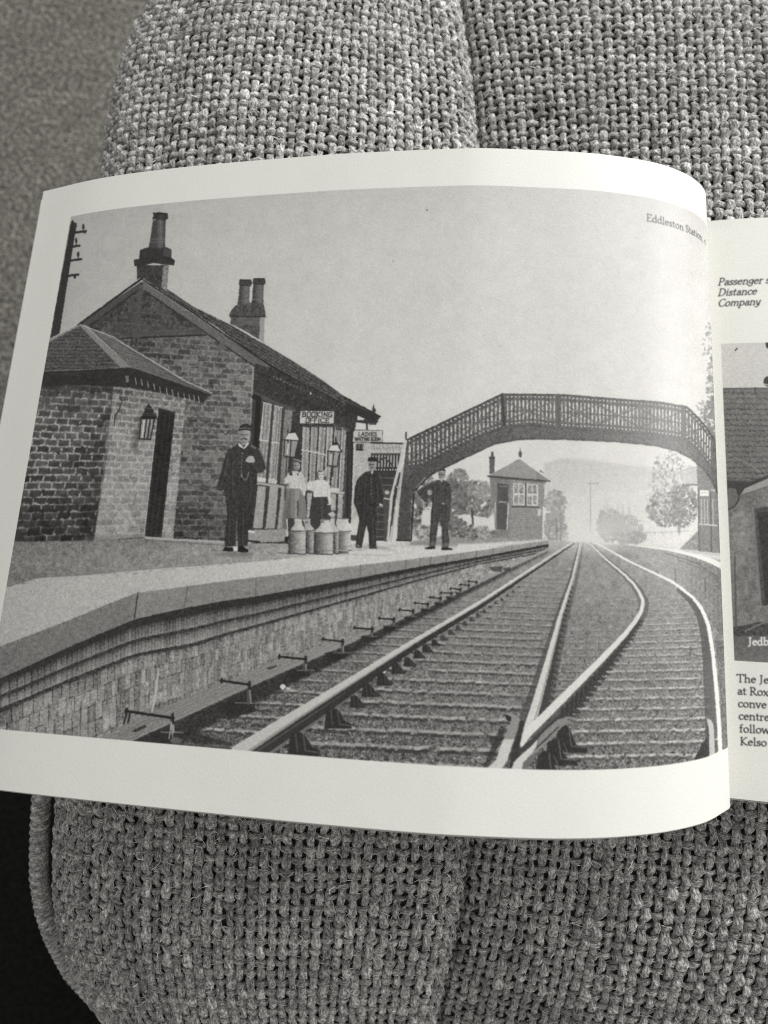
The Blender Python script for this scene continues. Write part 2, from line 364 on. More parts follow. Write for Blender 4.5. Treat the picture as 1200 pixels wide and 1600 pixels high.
    Pg(D([(640, 600), (672, 600), (650, 770), (640, 760)]), gl(168)); Pg(D([(790, 606), (820, 608), (816, 760), (786, 750)]), gl(165)); Pg(D([(834, 608), (866, 610), (858, 760), (828, 755)]), gl(160))
    L(D([(520, 200), (500, 640)]), 1.5, 60)
    Pg(D([(270, 832), (520, 826), (530, 905), (268, 912)]), lambda x, y, N: 138+5*N[4]+3*N[2]); L(D([(275, 843), (310, 846)]), 2, 220); L(D([(272, 900), (345, 908)]), 2.5, 40)
    L([(397.5, 620), (404, 622), (401, 680), (396, 740)], 8, 42)
    # corner post, light wall behind, hanging sign
    Pg(D([(930, 280), (1045, 285), (1040, 640), (915, 790)]), lambda x, y, N: 168+6*N[4]+4*N[2])
    Pg(D([(890, 215), (952, 225), (930, 300), (915, 790), (868, 770), (884, 420)]), lambda x, y, N: 58+8*np.sin(x*.9)+4*N[2]); L(D([(934, 290), (917, 792)]), 1.8, 196)
    L(D([(888, 330), (868, 740)]), 1.2, 100)
    Pg(D([(955, 110), (1000, 130), (990, 155), (953, 150)]), 196); Pg(D([(955, 165), (1012, 168), (1006, 205), (950, 205)]), 198)
    L(D([(952, 152), (1070, 158)]), 3, 60); L(D([(1012, 150), (1014, 200)]), 3, 60); L(D([(1060, 165), (1030, 172)]), 2, 80)
    Pg(D([(880, 30), (1098, 124), (1075, 140), (1075, 160), (1040, 150), (960, 120), (880, 90)]), 56); L(D([(870, 0), (1098, 124)]), 2, 48)
    Pg(D([(1055, 40), (1062, 70), (1070, 85), (1060, 108), (1042, 90), (1048, 72)]), 66)
    Pg(D([(1045, 292), (1200, 292), (1200, 300), (1045, 300)]), 66)
    def sign(q, rows, t):
        Pg(q, 58); c = np.mean(q, axis=0); qq = [tuple(c+(np.array(p)-c)*np.array([.972, .9])) for p in q]
        Pg(qq, lambda x, y, N: t+4*N[2])
        f = np.array(qq)
        def at(u, v): return f[0]*(1-u)*(1-v)+f[1]*u*(1-v)+f[2]*u*v+f[3]*(1-u)*v
        for txt, u0, u1, vb, vh, nib in rows:
            n = sum(.3 if ch == ' ' else GLY[ch][0]+.06 for ch in txt)
            lettering(pl, txt, lambda a, b: tuple(at(u0+(u1-u0)*a/n, vb-vh*b)), 1.0, 62, nib, 0, .06)
    sign(D([(596, 84), (811, 87), (808, 172), (590, 170)]), (('BOOKING', .05, .96, .47, .38, (.2, .24)), ('OFFICE', .16, .88, .93, .36, (.2, .24))), 186)
    sign(D([(927, 206), (1114, 208), (1111, 287), (923, 285)]), (('LADIES', .17, .82, .48, .32, (.2, .24)), ('WAITING ROOM', .06, .95, .9, .3, (.2, .24))), 182)
    Pg(D([(945, 293), (992, 293), (990, 336), (944, 336)]), 92); L(D([(946, 330), (990, 332)]), 2, 40); L(D([(975, 300), (975, 325)]), 2, 44); L(D([(955, 300), (955, 325)]), 2, 60)
    # wall lamps in front of the windows
    for ox, oy, k in ((545, 272, 1.0), (810, 342, .88)):
        q = lambda P: [(320+(ox+a*k)/4, 620+(oy+b*k)/4) for a, b in P]
        L(q([(10, -95), (12, -70), (22, -55), (30, -50)]), 1.3, 70); L(q([(8, -100), (10, -60)]), 2.2, 50)
        Pg(q([(-18, -45), (0, -66), (26, -62), (34, -40)]), 52)
        Pg(q([(-50, -4), (-26, -42), (28, -48), (50, 2)]), lambda x, y, N: 196+4*N[2]); L(q([(28, -46), (50, 4)]), 2.2, 60); L(q([(-50, -4), (50, 4)]), 1.8, 50); L(q([(-50, -4), (-26, -42)]), 1, 70)
        Pg(q([(-46, 2), (44, 4), (22, 106), (-52, 100)]), lambda x, y, N: 140+10*np.sin(x*1.7)+4*N[2])
        for a, b in (((-46, 2), (-50, 100)), ((-6, 2), (-12, 102)), ((40, 4), (18, 106)), ((-52, 101), (22, 107)), ((-24, 2), (-32, 100))): L(q([a, b]), 1.8, 56)
        L(q([(-24, 20), (-30, 90)]), 1.6, 205); L(q([(-8, 106), (-14, 180)]), 1.8, 60)
    # ---- little brick lamp room with its hipped roof
    C = lambda P: Z(0, 560, 3.4286, P); A = lambda P: Z(0, 280, 3.4286, P)
    lq = [(30, 596), (180, 606), (147, 846), (-20, 852)]
    patch = lambda u, v, N: np.clip(.45+.9*np.exp(-((v-.48)/.26)**2)*np.exp(-((u-.45)/.4)**2)+.25*N[10], .1, 1)
    bw = bricks(lq, 8.0, 22, 72, 15, 172, .2, .3, patch)
    Pg([(-60, 590), (62, 585), (180, 590), (182, 612), (147.5, 845), (100, 848), (-60, 850)], lambda x, y, N: bw(x, y, N)+np.interp(y, [590, 640, 700, 780, 845], [-20, 12, 0, -8, -28])+np.interp(x, [110, 150], [0, -4])+3*N[4])
    rq = [(180, 606), (290, 620), (270, 842), (147, 846)]
    bw2 = bricks(rq, 7, 22, 118, 12, 176, .24, .3, lambda u, v, N: np.clip(1.05-.75*v, .25, 1))
    Pg([(178, 600), (205, 600), (290, 624), (271, 841), (226, 839), (147.5, 845), (168, 706)], lambda x, y, N: bw2(x, y, N)+np.interp(y, [610, 660, 760, 845], [-28, -6, 10, 8])+7*N[1]+6*N[2])
    Pg(C([(850, 270), (938, 290), (865, 962), (775, 956)]), lambda x, y, N: 40+5*N[4]+3*N[2]+6*np.sin(x*.8+y*.1)+np.interp(y, [640, 700, 840], [4, 0, 6]))
    L(C([(852, 268), (940, 290)]), 2, 66); L(C([(846, 270), (772, 955)]), 1, 175, .6)
    Pg([(120, 842), (150, 838), (200, 836), (228, 836), (228, 846), (110, 848)], lambda x, y, N: 100+8*N[4], .5, 2)
    L(C([(505, 975), (610, 200)]), 1.4, 150, .5)
    # eaves shade and rafter ends
    Pg([(40, 582), (202, 575), (210, 577), (328, 617), (318, 630), (290, 622), (240, 612), (208, 606), (180, 604), (120, 602), (40, 606)], lambda x, y, N: 46+4*N[4], .9, 1.2)
    Pg(C([(672, 95), (690, 92), (688, 128), (675, 128)]), 105)
    for x, y in ((727, 112), (760, 120), (793, 132), (826, 143), (858, 157), (893, 167), (925, 177), (955, 187), (987, 195), (1015, 202), (1040, 207), (1065, 212)): L(C([(x-2, y-8), (x+3, y+26)]), 1.2, 165, .9)
    # slates: left face, hip, right face
    def slate2(x, y, N):
        v = (y-510)/(582-510+.0); r = v*13+.15*N[4]; fr = r-np.floor(r)
        return 88-26*(fr > .72)+6*N[2]+5*N[1]-6*v+6*(hsh(np.floor(x/7), np.floor(r))-.5)
    Pg([(125, 507), (70, 535), (60, 552), (40, 584), (66, 582), (203, 576)], slate2)
    Pg([(125, 507), (181, 528), (291, 597), (333, 616), (327, 619), (208, 577)], lambda x, y, N: 98+7*np.sin((y-507-(x-125)*.33)*1.5)+5*N[2]+4*N[1]-.04*(x-125))
    Pg(A([(425, 785), (450, 778), (700, 1005), (640, 1012)]), lambda x, y, N: 116+4*N[2]); L(A([(428, 790), (645, 1012)]), 1.1, 62); L(A([(452, 782), (700, 1000)]), 1.2, 160, .8); L(A([(480, 790), (698, 1000)]), 1.2, 66, .7)
    L([(125, 507), (178, 527), (188, 534), (291, 596), (331, 614)], 1.6, 158); L([(186, 536), (291, 600), (325, 614)], 1, 70, .8)
    L([(124, 508), (96, 523), (72, 536)], 2.4, lambda x, y, N: 120+6*N[2]); L([(60, 583), (203, 576), (212, 578), (329, 618)], 2, 42)
    L([(66, 580), (203, 573.6)], 1.2, 120, .6)
    # hook, lamp
    L(C([(650, 215), (640, 200), (625, 205), (612, 260), (606, 340), (612, 372), (630, 360), (640, 330)]), 1.5, 150); L(C([(640, 200), (655, 225), (640, 280), (618, 300), (612, 360)]), 1.7, 58)
    Pg(C([(745, 300), (765, 330), (745, 430), (735, 490), (705, 500), (720, 420)]), 70, .6, 2)
    Pg(C([(755, 322), (832, 322), (808, 433), (744, 430)]), lambda x, y, N: 128+18*np.sin(x*1.2)+5*N[2])
    for a, b in (((757, 322), (746, 430)), ((785, 322), (772, 432)), ((828, 322), (806, 433)), ((806, 322), (790, 432)), ((744, 431), (808, 434)), ((755, 322), (832, 322))): L(C([a, b]), 1.9, 44)
    L(C([(772, 330), (763, 420)]), 1.8, 190)
    Pg(C([(752, 320), (768, 295), (775, 285), (778, 268), (788, 255), (798, 235), (806, 255), (820, 268), (822, 288), (835, 300), (842, 322)]), lambda x, y, N: 62+26*np.sin(y*.75)+4*N[2])
    L(C([(765, 298), (830, 300)]), 1.4, 38); L(C([(775, 272), (820, 274)]), 1.4, 40); L(C([(755, 318), (838, 320)]), 1.8, 36)
    # ---- platform
    Pg([(-60, 847), (23, 846), (147, 845), (226, 841), (268, 842), (388, 849), (545, 850), (700, 846), (860, 843), (860, 850), (590, 866), (483, 878), (400, 890), (100, 930), (-60, 970)],
       lambda x, y, N: np.interp(x, [0, 250, 400, 520, 620, 800], [108, 122, 138, 168, 186, 178])+6*N[4]+5*N[2]+4*N[10]+np.interp(y, [845, 870, 915], [-6, 2, -3])*(x < 420))
    Pg([(-60, 952), (12, 917), (60, 903), (140, 898), (233, 889), (333, 882), (400, 878), (483, 869), (590, 857), (700, 853), (857, 842), (857, 845), (800, 850), (720, 862), (625, 880), (563, 884), (477, 894), (400, 903), (350, 909), (293, 917), (215, 927), (173, 943), (100, 973), (0, 1011), (-60, 1036)],
       lambda x, y, N: np.interp(x, [0, 250, 400, 600, 750], [152, 162, 180, 198, 202])+5*N[4]+3*N[2])
    L([(12, 917), (60, 903), (140, 898), (233, 889), (333, 882)], 1.3, 92, .5)
    for k in range(26):
        x = R.uniform(20, 380); y = 915-(x/400)*38+R.uniform(-2, 2); L([(x, y), (x+R.uniform(2, 9), y-1)], 1.1, 80, .5)
    Pg([(226, 838), (268, 841), (350, 845), (392, 847), (392, 850), (350, 849), (226, 842)], 150); L([(230, 844), (350, 852), (360, 853)], 1, 70, .6)
    # shadows and far grass bank on the platform
    Pg([(640, 846), (700, 836), (780, 836), (850, 838), (852, 843), (760, 848), (690, 851), (640, 852)], lambda x, y, N: 132+6*N[4]+6*N[2], .9, 1)
    top = XY([(-60, 1036), (0, 1010), (100, 972), (173, 942), (215, 926), (293, 916), (350, 908), (400, 902), (477, 893), (563, 883), (657, 872), (750, 860), (857, 844)])
    cop = XY([(-60, 1088), (0, 1060), (37, 1044), (110, 1010), (200, 972), (213, 967), (290, 950), (350, 939), (400, 932), (477, 918), (560, 903), (657, 885), (750, 870), (857, 850)])
    plk = XY([(-60, 1230), (165, 1150), (200, 1128), (350, 1066), (437, 1030), (530, 1000), (583, 983), (650, 955), (750, 905), (857, 856)])
    plo = XY([(100, 1210), (213, 1155), (267, 1130), (350, 1092), (400, 1069), (473, 1037), (537, 1010), (617, 973), (690, 940), (750, 911), (857, 860)])
    xs = list(np.linspace(-60, 857, 120))
    # coping face
    Pg([(x, top(x)) for x in xs]+[(x, cop(x)) for x in xs[::-1]], lambda x, y, N: np.interp(x, [0, 200, 215, 300, 600, 800], [104, 108, 120, 118, 132, 140])+5*N[4]+3*N[2]+.0*y)
    for x in (215, 293, 400, 477, 563, 608, 634, 657, 673, 698, 720, 745, 770, 800): L([(x+.5, top(x)), (x-4*(x < 300)-1, cop(x)-.5)], 2.2 if x == 215 else 1.2, 56 if x == 215 else 78, .9 if x < 300 else .6)
    for k in range(14):
        x = R.uniform(120, 420); y = R.uniform(.45, .95); pl.ell(x, top(x)+(cop(x)-top(x))*y, R.uniform(2, 5), R.uniform(1, 3), 84, .4, soft=.8)
    # brick wall below: corbel courses and face
    f1 = lambda x: cop(x)+np.interp(x, [0, 300, 400, 750], [9, 13, 11, 3])
    f2 = lambda x: cop(x)+np.interp(x, [0, 300, 400, 750], [26, 33, 26, 6.5])
    f3 = lambda x: cop(x)+np.interp(x, [0, 300, 400, 750], [31, 38, 30, 7.6])
    f4 = lambda x: cop(x)+np.interp(x, [0, 300, 400, 750], [46, 57, 44, 10.5])
    f5 = lambda x: cop(x)+np.interp(x, [0, 300, 400, 750], [51, 62, 48, 12])
    def band(fa, fb, t): Pg([(x, fa(x)) for x in xs]+[(x, fb(x)) for x in xs[::-1]], t)
    band(cop, plk, lambda x, y, N: 52+5*N[2]+4*N[4])
    def row(nx, base, fa, fb):
        return lambda x, y, N: base+22*(hsh(np.floor(x*nx(x)), 5)-.5)+10*N[1]+7*N[2]-30*((x*nx(x)) % 1 < .16)-34*np.clip(1-((y-fa(x))/(fb(x)-fa(x)))*2.2, 0, 1)+14*np.clip(((y-fa(x))/(fb(x)-fa(x))-.55)*2.5, 0, 1)
    dens = lambda x: np.interp(x, [0, 200, 400, 700], [.07, .12, .18, .3])
    band(f1, f2, row(dens, 102, f1, f2)); band(f3, f4, row(dens, 116, f3, f4))
    def face(x, y, N):
        h = np.maximum(plk(x)-f5(x), 4); v = (y-f5(x))/h; nr = np.interp(x, [0, 300, 750], [4.2, 4.4, 4.2])
        r = np.floor(v*nr+.25*N[10]*.3); fr = v*nr-np.floor(v*nr)
        q = x*np.interp(x, [-60, 0, 200, 400, 700], [.045, .05, .075, .12, .2])+hsh(r, 2)+.06*v; c = np.floor(q); fq = q-c
        t = 126+40*(hsh(c, r)-.5)+9*N[1]+9*N[2]+6*N[4]+np.interp(x, [0, 300, 600, 800], [-8, 0, 12, 22])
        t = t-50*(fq < .085)*np.interp(x, [0, 420, 600], [1, .8, .3])-42*(fr < .10)*np.clip(.5+.6*N[4], 0, 1)*np.interp(x, [0, 420, 600], [1, .8, .4])
        return t+np.interp(v, [0, .12, .9, 1], [-22, 0, 0, -10])
    band(f5, plk, face)
    for k in range(90):
        x = R.uniform(-20, 560); v0 = R.uniform(0, .7); v1 = v0+R.uniform(.1, .35)
        y0 = f5(x)+(plk(x)-f5(x))*v0; y1 = f5(x)+(plk(x)-f5(x))*min(v1, .98)
        L([(x, y0), (x-1.5, y1)], R.uniform(.7, 2.2), R.choice([70, 150, 158, 66]), R.uniform(.25, .7))
    L([(248, 1045), (243, 1085), (237, 1115)], [3, 4, 2], 170, .8)
    band(f4, f5, lambda x, y, N: 60+10*N[2]+6*N[4]); band(f2, f3, lambda x, y, N: 60+10*N[2]+6*N[4])
    # ---- track bed
    bed = [(857, 849), (860, 846), (905, 847), (985, 849), (1150, 862), (1150, 1240), (-150, 1300), (-150, 1240), (100, 1205)]+[(x, plo(x)) for x in xs if x > 200]
    def ballast(x, y, N):
        n = np.interp(y, [850, 900, 980, 1080, 1200], [4, 8, 13, 20, 26])
        return np.interp(y, [848, 870, 960, 1080, 1200], [160, 134, 120, 112, 100])+np.interp(x, [400, 700, 1000, 1120], [-14, 0, 12, 14])+n*(.35*N[1]+.85*N[2]+.3*N[4])+4*N[10]
    Pg(bed, ballast)
    # sleepers in three bays, drawn as worn light edges over dark sides
    rl = XY([(372, 1174), (420, 1145), (557, 1058), (650, 1000), (750, 941), (830, 889), (893, 848)])
    rlx = lambda y: np.interp(y, [848, 889, 941, 1000, 1058, 1145, 1174, 1215], [893, 830, 750, 650, 557, 420, 372, 305])
    r2x = lambda y: np.interp(y, [850, 902, 962, 1030, 1097, 1146, 1167, 1210], [907, 895, 876, 857.5, 839, 822, 814, 800])
    r3x = lambda y: np.interp(y, [850, 874, 899, 921, 940, 960, 990, 1030, 1071, 1109, 1142, 1210], [925, 947, 977, 996, 1004, 1000, 977, 940, 899, 861, 827, 800])
    r4x = lambda y: np.interp(y, [852, 876, 899, 921, 947, 977, 1022, 1082, 1139, 1190], [940, 981, 1030, 1067, 1094, 1107, 1114, 1120, 1124, 1126])
    y = 1196.0
    def sleeper(x0, x1, ya, yb, w, a, hi, lo):
        n = max(6, int((x1-x0)/6)); P = [(x0+(x1-x0)*i/n, ya+(yb-ya)*i/n+R.normal(0, w*.16)) for i in range(n+1)]
        for i in range(n):
            if R.random() < .12: continue
            k = R.uniform(.35, 1)
            L(P[i:i+2], w*1.0, hi+R.normal(0, 12), a*k)
            L([(p[0], p[1]+w*1.05) for p in P[i:i+2]], w*1.1, lo, a*.75*k)
    k = 0
    while y > 880:
        st = np.interp(y, [880, 930, 1000, 1080, 1200], [5.5, 7.5, 11, 17, 27])
        w = np.interp(y, [880, 950, 1050, 1200], [1.2, 2, 3.4, 6]); a = np.interp(y, [880, 930, 1000, 1200], [.2, .42, .75, .95])
        dy = np.interp(y, [880, 1200], [1, 12])
        x0 = rlx(y-dy)+w*5; x1 = r2x(y+dy*.3)-w*1.3
        sleeper(x0, x1, y-dy, y+dy*.45, w, a, 166, 58)
        if k % 1 == 0 and y < 1170:
            sleeper(max(rlx(y)-np.interp(y, [880, 1200], [14, 150]), np.interp(y-4, [870, 911, 940, 973, 1010, 1037, 1092, 1155], [840, 755, 695, 620, 540, 476, 352, 215])+14), rlx(y)-w*2, y-dy*.7, y-dy*.1, w*.8, a, 164, 58)
        k += 1; y -= st
    y = 1181.0
    while y > 930:
        st = np.interp(y, [930, 1000, 1080, 1200], [6, 9.5, 14.5, 21]); w = np.interp(y, [930, 1050, 1200], [1.3, 2.8, 4.4]); a = np.interp(y, [930, 1000, 1200], [.3, .7, .95])
        x0 = r3x(y)+w*np.interp(y, [940, 1040, 1110, 1190], [6, 8, 11, 19]); sleeper(x0, min(r4x(y)-12, 1108), y+1, y-3, w, a, 196, 84)
        if y < 1080: sleeper(r2x(y)+w*7, r3x(y)-w*1.2, y, y, w*.7, a*.8, 160, 74)
        y -= st
    for k in range(1500):   # stones
        y = 1200-(R.random()**1.5)*260; x = R.uniform(rlx(y)-60, 1110); w = np.interp(y, [930, 1200], [.8, 2.4]); pl.ell(x, y, w*R.uniform(.5, 1.4), w*R.uniform(.4, .8), R.choice([158, 176, 46, 52, 192, 60]), R.uniform(.3, .85))
    # dark side below the plank, rod gear
    Pg([(x, plo(x)) for x in xs if 200 < x]+[(x, plo(x)+np.interp(x, [200, 400, 600, 850], [34, 30, 14, 3])) for x in xs[::-1] if x > 200], lambda x, y, N: 50+6*N[2]+5*N[4], .85, 2)
    Pg([(170, 1150), (230, 1152), (290, 1140), (360, 1160), (362, 1185), (170, 1170)], lambda x, y, N: 52+8*N[2], .8, 2)
    sleeper(290, 366, 1161, 1168, 5, .6, 112, 52); sleeper(358, 420, 1124, 1131, 4.5, .7, 126, 54); sleeper(392, 430, 1103, 1108, 4, .7, 126, 54)
    Pg([(x, plk(x)) for x in xs ]+[(x, plo(x)) for x in xs[::-1]], lambda x, y, N: np.interp(x, [200, 400, 600, 850], [114, 122, 134, 150])+7*np.sin((y+.44*x)*1.1+.8*N[10])+5*N[2]+4*N[1])
    ll = [(x, plo(x)-2) for x in xs if 215 < x < 600]; L(ll, 3, 138, .5)
    Pg(Z(180, 1040, 5, [(125, 515), (150, 500), (230, 462), (245, 480), (160, 520)]), lambda x, y, N: 58+14*N[1])
    L(Z(180, 1040, 5, [(30, 545), (240, 430), (380, 420)]), 1.2, 84, .6); Pg(Z(350, 840, 3, [(195, 612), (245, 598), (250, 604), (215, 620)]), 70)
    for (a, b, h) in (((196, 1111), (271, 1122), 28), ((345, 1063.5), (391, 1070), 36), ((435, 1026), (479, 1030), 22), ((503, 999), (537, 1002.5), 22), ((552, 981), (583, 983), 14), ((591, 966), (617, 968), 13), ((623, 953), (647, 955), 11), ((647, 942), (670, 944), 9), ((670, 933), (690, 935), 8), ((688, 926), (707, 927), 7), ((703, 919.5), (721, 921), 6), ((718, 913.5), (734, 914.5), 5), ((731, 908.5), (746, 909.5), 4)):
        w = np.interp(a[0], [190, 440, 740], [4, 2.9, 1.4])
        xq, yq = b[0]-2, b[1]
        if h > 5: Pg([(xq-h*1.3, yq+h*.8), (xq+h*.2, yq+h*.55), (xq+h*.3, yq+h*1.15), (xq-h*.9, yq+h*1.5)], lambda x, y, N: 48+5*N[2], .9); L([(xq-h*.6, yq+h*.78), (xq+h*.6, yq+h*.8)], w*.6, 128, .7)
        L([(xq, yq-w), (xq-1, yq+h*.8)], w*1.5, 84); L([(xq+w*.2, yq+2), (xq+h*.1, yq+h*.8)], w*.5, 165, .8); L([a, b], w, 34); L([(b[0]-1, b[1]-w*1.5), (b[0]-1, b[1]+w*2)], w*.9, 40); L([(a[0]+2, a[1]-w*1.1), (a[0]+1, a[1]+w*1.1)], w*.9, 40)
    L([(199, 1112), (193, 1131)], 3, 42); L([(203, 1113), (200, 1129)], 3, 44)
    L(Z(180, 1040, 5, [(440, 440), (420, 570)]), 1.6, 150); L(Z(180, 1040, 5, [(440, 440), (450, 560)]), 1.6, 150); pl.ell(275, 1157, 9, 5, 92)
    pl.ell(442, 1073, 4.5, 4, 205); pl.ell(450, 1076, 4, 2, 180); pl.ell(600, 1047, 3, 5, 225)
    for x, y, s in ((772, 886, 8), (790, 888, 5)): Pg([(x-s, y), (x+s*1.6, y-2), (x+s*1.5, y+s), (x-s*.3, y+s*.8)], 66, .8)
    # rails
    def rail(P, W, t): L(P, list(W), t)
    # left running rail: web, foot, head, chairs
    A1 = [(372, 1174), (460, 1118), (557, 1058), (603, 1029), (650, 1000), (750, 941), (830, 889), (893, 848)]
    rail([(a+.55*w+3, b+w*.75) for (a, b), w in zip(A1, (20, 15, 11, 9, 7, 5, 3.2, 2))], (34, 22, 13, 9, 8, 5.5, 3, 1.5), lambda x, y, N: 60+5*N[2])
    L([(416, 1181), (500, 1124), (560, 1080)], [5, 4, 2], 104); L([(398, 1176), (480, 1122), (540, 1082)], [2.5, 2, 1], 88)
    def chair(x, y, s, t=40):
        Pg([(x-.55*s, y-.5*s), (x-.2*s, y-.62*s), (x+.2*s, y-.45*s), (x+.55*s, y+.15*s), (x+.95*s, y+.35*s), (x+.9*s, y+.62*s), (x-.7*s, y+.62*s), (x-.62*s, y)], lambda a, b, N: t+5*N[2])
        L([(x-.3*s, y-.5*s), (x-.2*s, y+.4*s)], s*.06, t+34); L([(x+.1*s, y-.45*s), (x+.2*s, y+.35*s), (x+.85*s, y+.45*s)], s*.06, t+40); L([(x+.2*s, y-.44*s), (x+.6*s, y+.2*s)], s*.07, t+52, .8)
    for x, y, s in ((472, 1164, 36), (526, 1124, 31), (558, 1098, 20), (578, 1080, 22), (600, 1063, 20), (622, 1046, 18), (640, 1036, 15), (655, 1024, 14), (668, 1015, 13), (681, 1006, 11), (694, 998, 10), (706, 990, 9), (717, 982.5, 8), (728, 976, 7.5), (738, 969.5, 7), (748, 963, 6.5), (758, 957, 6), (767, 950, 5.5), (776, 944, 5), (785, 938, 5), (794, 932, 4), (803, 926, 4), (812, 919, 3.5)): chair(x-1, y-2, s*(.86 if y > 1100 else .8), 54 if y > 1000 else 70)
    rail(A1, (21, 15, 10.5, 9, 7.2, 5, 3.4, 2.2), lambda x, y, N: np.interp(x, [372, 600, 890], [176, 190, 215])+5*N[2])
    L([(a+.30*w, b+.34*w) for (a, b), w in zip(A1, (21, 15, 10.5, 9, 7.2, 5, 3.4, 2.2))], [5, 4, 2.6, 2.2, 1.6, 1, .6, .4], 132, .8)
    # crossing: dark beds then heads
    B = [(907, 850), (895, 902.5), (876, 962), (857.5, 1030), (839, 1097), (822, 1150)]
    Cc = [(918, 848), (925, 852), (947, 874), (977, 899), (990, 912), (998, 924), (1004, 936), (1004.5, 944), (1002, 955), (994, 969), (977.5, 990), (940, 1030), (899, 1071), (861, 1109), (828, 1142)]
    E4 = [(928, 848), (940, 853), (981, 876), (1030, 899), (1050, 909), (1067, 921), (1083, 934), (1094, 947.5), (1101, 961), (1107, 978), (1111, 1000), (1114, 1022), (1120, 1082), (1124, 1139), (1126, 1192)]
    L([(a-2-.02*(b-850), b) for a, b in B], [3, 5, 9, 15, 22, 28], 78, .7); L([(a+4+.05*(b-850), b) for a, b in B[:-1]], [2, 5, 9, 12, 14], 84, .6)
    L([(a+(b-850)*.035+2, b+(b-850)*.02) for a, b in Cc], [1, 1.5, 3, 4, 6, 7, 8, 9, 9, 10, 11, 12, 14, 17, 20], 84, .75)
    L([(a-4-(b-850)*.012, b) for a, b in Cc[2:9]], [2, 3, 4, 5, 5, 5, 4], 84, .6)
    L([(a-6-(b-850)*.025, b+1) for a, b in E4[5:]], [5, 7, 9, 10, 11, 12, 14, 16, 18, 20][:len(E4[5:])], 82, .8)
    for i, q in enumerate(np.linspace(0, 1, 24)):
        y = 1118-q*200*(1.25-.25*q); s = np.interp(y, [900, 1000, 1120], [3, 8, 16]); chair(r2x(y)+s*1.0, y, s*.85, 70); 
    for i in range(22):
        q = i/21; y = 1108-q*140*(1.3-.3*q); s = np.interp(y, [950, 1020, 1110], [4, 11, 20]); chair(r3x(y)+s*1.2, y+s*.3, s*.8, 66)
    rail([(907, 849), (895, 902.5), (876, 962), (857.5, 1030), (839, 1097), (826, 1140), (815, 1163)], (2.6, 4.2, 6.6, 10, 14, 16, 5), lambda x, y, N: 210+6*N[2])
    L([(a+w*.36, b) for (a, b), w in zip(B, (2.6, 4.2, 6.6, 10, 14, 15))], [.6, 1, 1.6, 2.4, 3, 3], 140, .8)
    rail(E4, (1.6, 2.4, 2.8, 3.4, 3.8, 4, 4.4, 4.8, 5, 5.2, 5.6, 5.6, 5.8, 6, 6.4), lambda x, y, N: 236+3*N[2])
    rail(Cc+[(815, 1165)], (1.6, 2, 2.8, 3.6, 4, 4.6, 5, 5.4, 5.8, 6.2, 7.4, 9.4, 11.5, 13, 13, 4), lambda x, y, N: 222+4*N[2])
    W = lambda P: Z(740, 1060, 5, P)
    L(W([(380, 560), (500, 460), (640, 330), (720, 262)]), [8, 8, 7, 4], 72)
    Pg(W([(295, 560), (330, 440), (370, 330), (400, 330), (355, 530), (380, 600), (310, 700), (280, 700)]), lambda x, y, N: 62+5*N[2], .9)
    for x, y, s in ((700, 440, 150), (620, 540, 150), (545, 640, 150)):
        Pg(W([(x-40, y-40), (x+10, y-75), (x+55, y-50), (x+85, y+40), (x+110, y+85), (x+190, y+95), (x+190, y+140), (x+20, y+140), (x-60, y+60)]), lambda a, b, N: 60+7*N[2]); L(W([(x+45, y-60), (x+62, y+90), (x+180, y+98)]), 1.3, 130, .8); L(W([(x+80, y-40), (x+108, y+20), (x+112, y+80)]), 1.3, 120, .8)
    Pg(W([(825, 355), (800, 305), (730, 298), (660, 320), (590, 380), (530, 440), (500, 480), (480, 510), (430, 560), (400, 600), (470, 600), (580, 500), (680, 390), (740, 345)]), lambda x, y, N: 132+6*N[2])
    L(W([(740, 322), (820, 350)]), 3, 92); L(W([(400, 590), (470, 560), (560, 480), (660, 380)]), 2, 66)
    Pg(W([(498, 478), (440, 540), (370, 600), (315, 650), (292, 722), (375, 722), (385, 660), (450, 590), (488, 540)]), lambda x, y, N: 208+4*N[2])
    Pg(W([(375, 722), (385, 660), (450, 600), (480, 590), (470, 640), (420, 700)]), lambda x, y, N: 108+6*N[2])
    Pg(W([(235, 275), (290, 275), (340, 295), (365, 325), (355, 380), (330, 440), (310, 500), (285, 560), (262, 640), (240, 680), (195, 715), (100, 715), (175, 640), (215, 520), (250, 440), (280, 360), (295, 310)]), lambda x, y, N: np.where(y < 1155, 138, 200)+5*N[2]); Pg(W([(235, 275), (295, 300), (290, 340), (262, 330)]), 52)
    L(W([(290, 720), (262, 690), (280, 600)]), 1, 60); L(W([(365, 330), (340, 440), (290, 580), (270, 660)]), 1.6, 74); Pg(W([(180, 560), (230, 470), (250, 370), (200, 390), (110, 600), (70, 700), (120, 690)]), lambda x, y, N: 58+9*N[2], .8, 1)
    Pg([(1104, 1122), (1110, 1124), (1115, 1132), (1118, 1196), (1109, 1197), (1107.5, 1138)], lambda x, y, N: 188+6*N[2]); L([(1106, 1136), (1107, 1195)], 1.5, 60); Pg([(1085, 1186), (1098, 1160), (1107, 1150), (1108, 1200), (1085, 1200)], lambda x, y, N: 58+7*N[2], .9); L([(1117, 1155), (1122, 1155)], 2, 190)
    Pg([(1118, 1000), (1150, 1000), (1150, 1200), (1130, 1200), (1126, 1100)], lambda x, y, N: 100+22*N[1]+10*N[2], .8)
    # ---- right-hand platform, shelter, trees and field
    Pg([(925, 822), (985, 822), (1070, 818), (1150, 820), (1150, 880), (1060, 862), (985, 852), (925, 850)], lambda x, y, N: 214+4*N[4]+3*N[2], .9, 1.2)
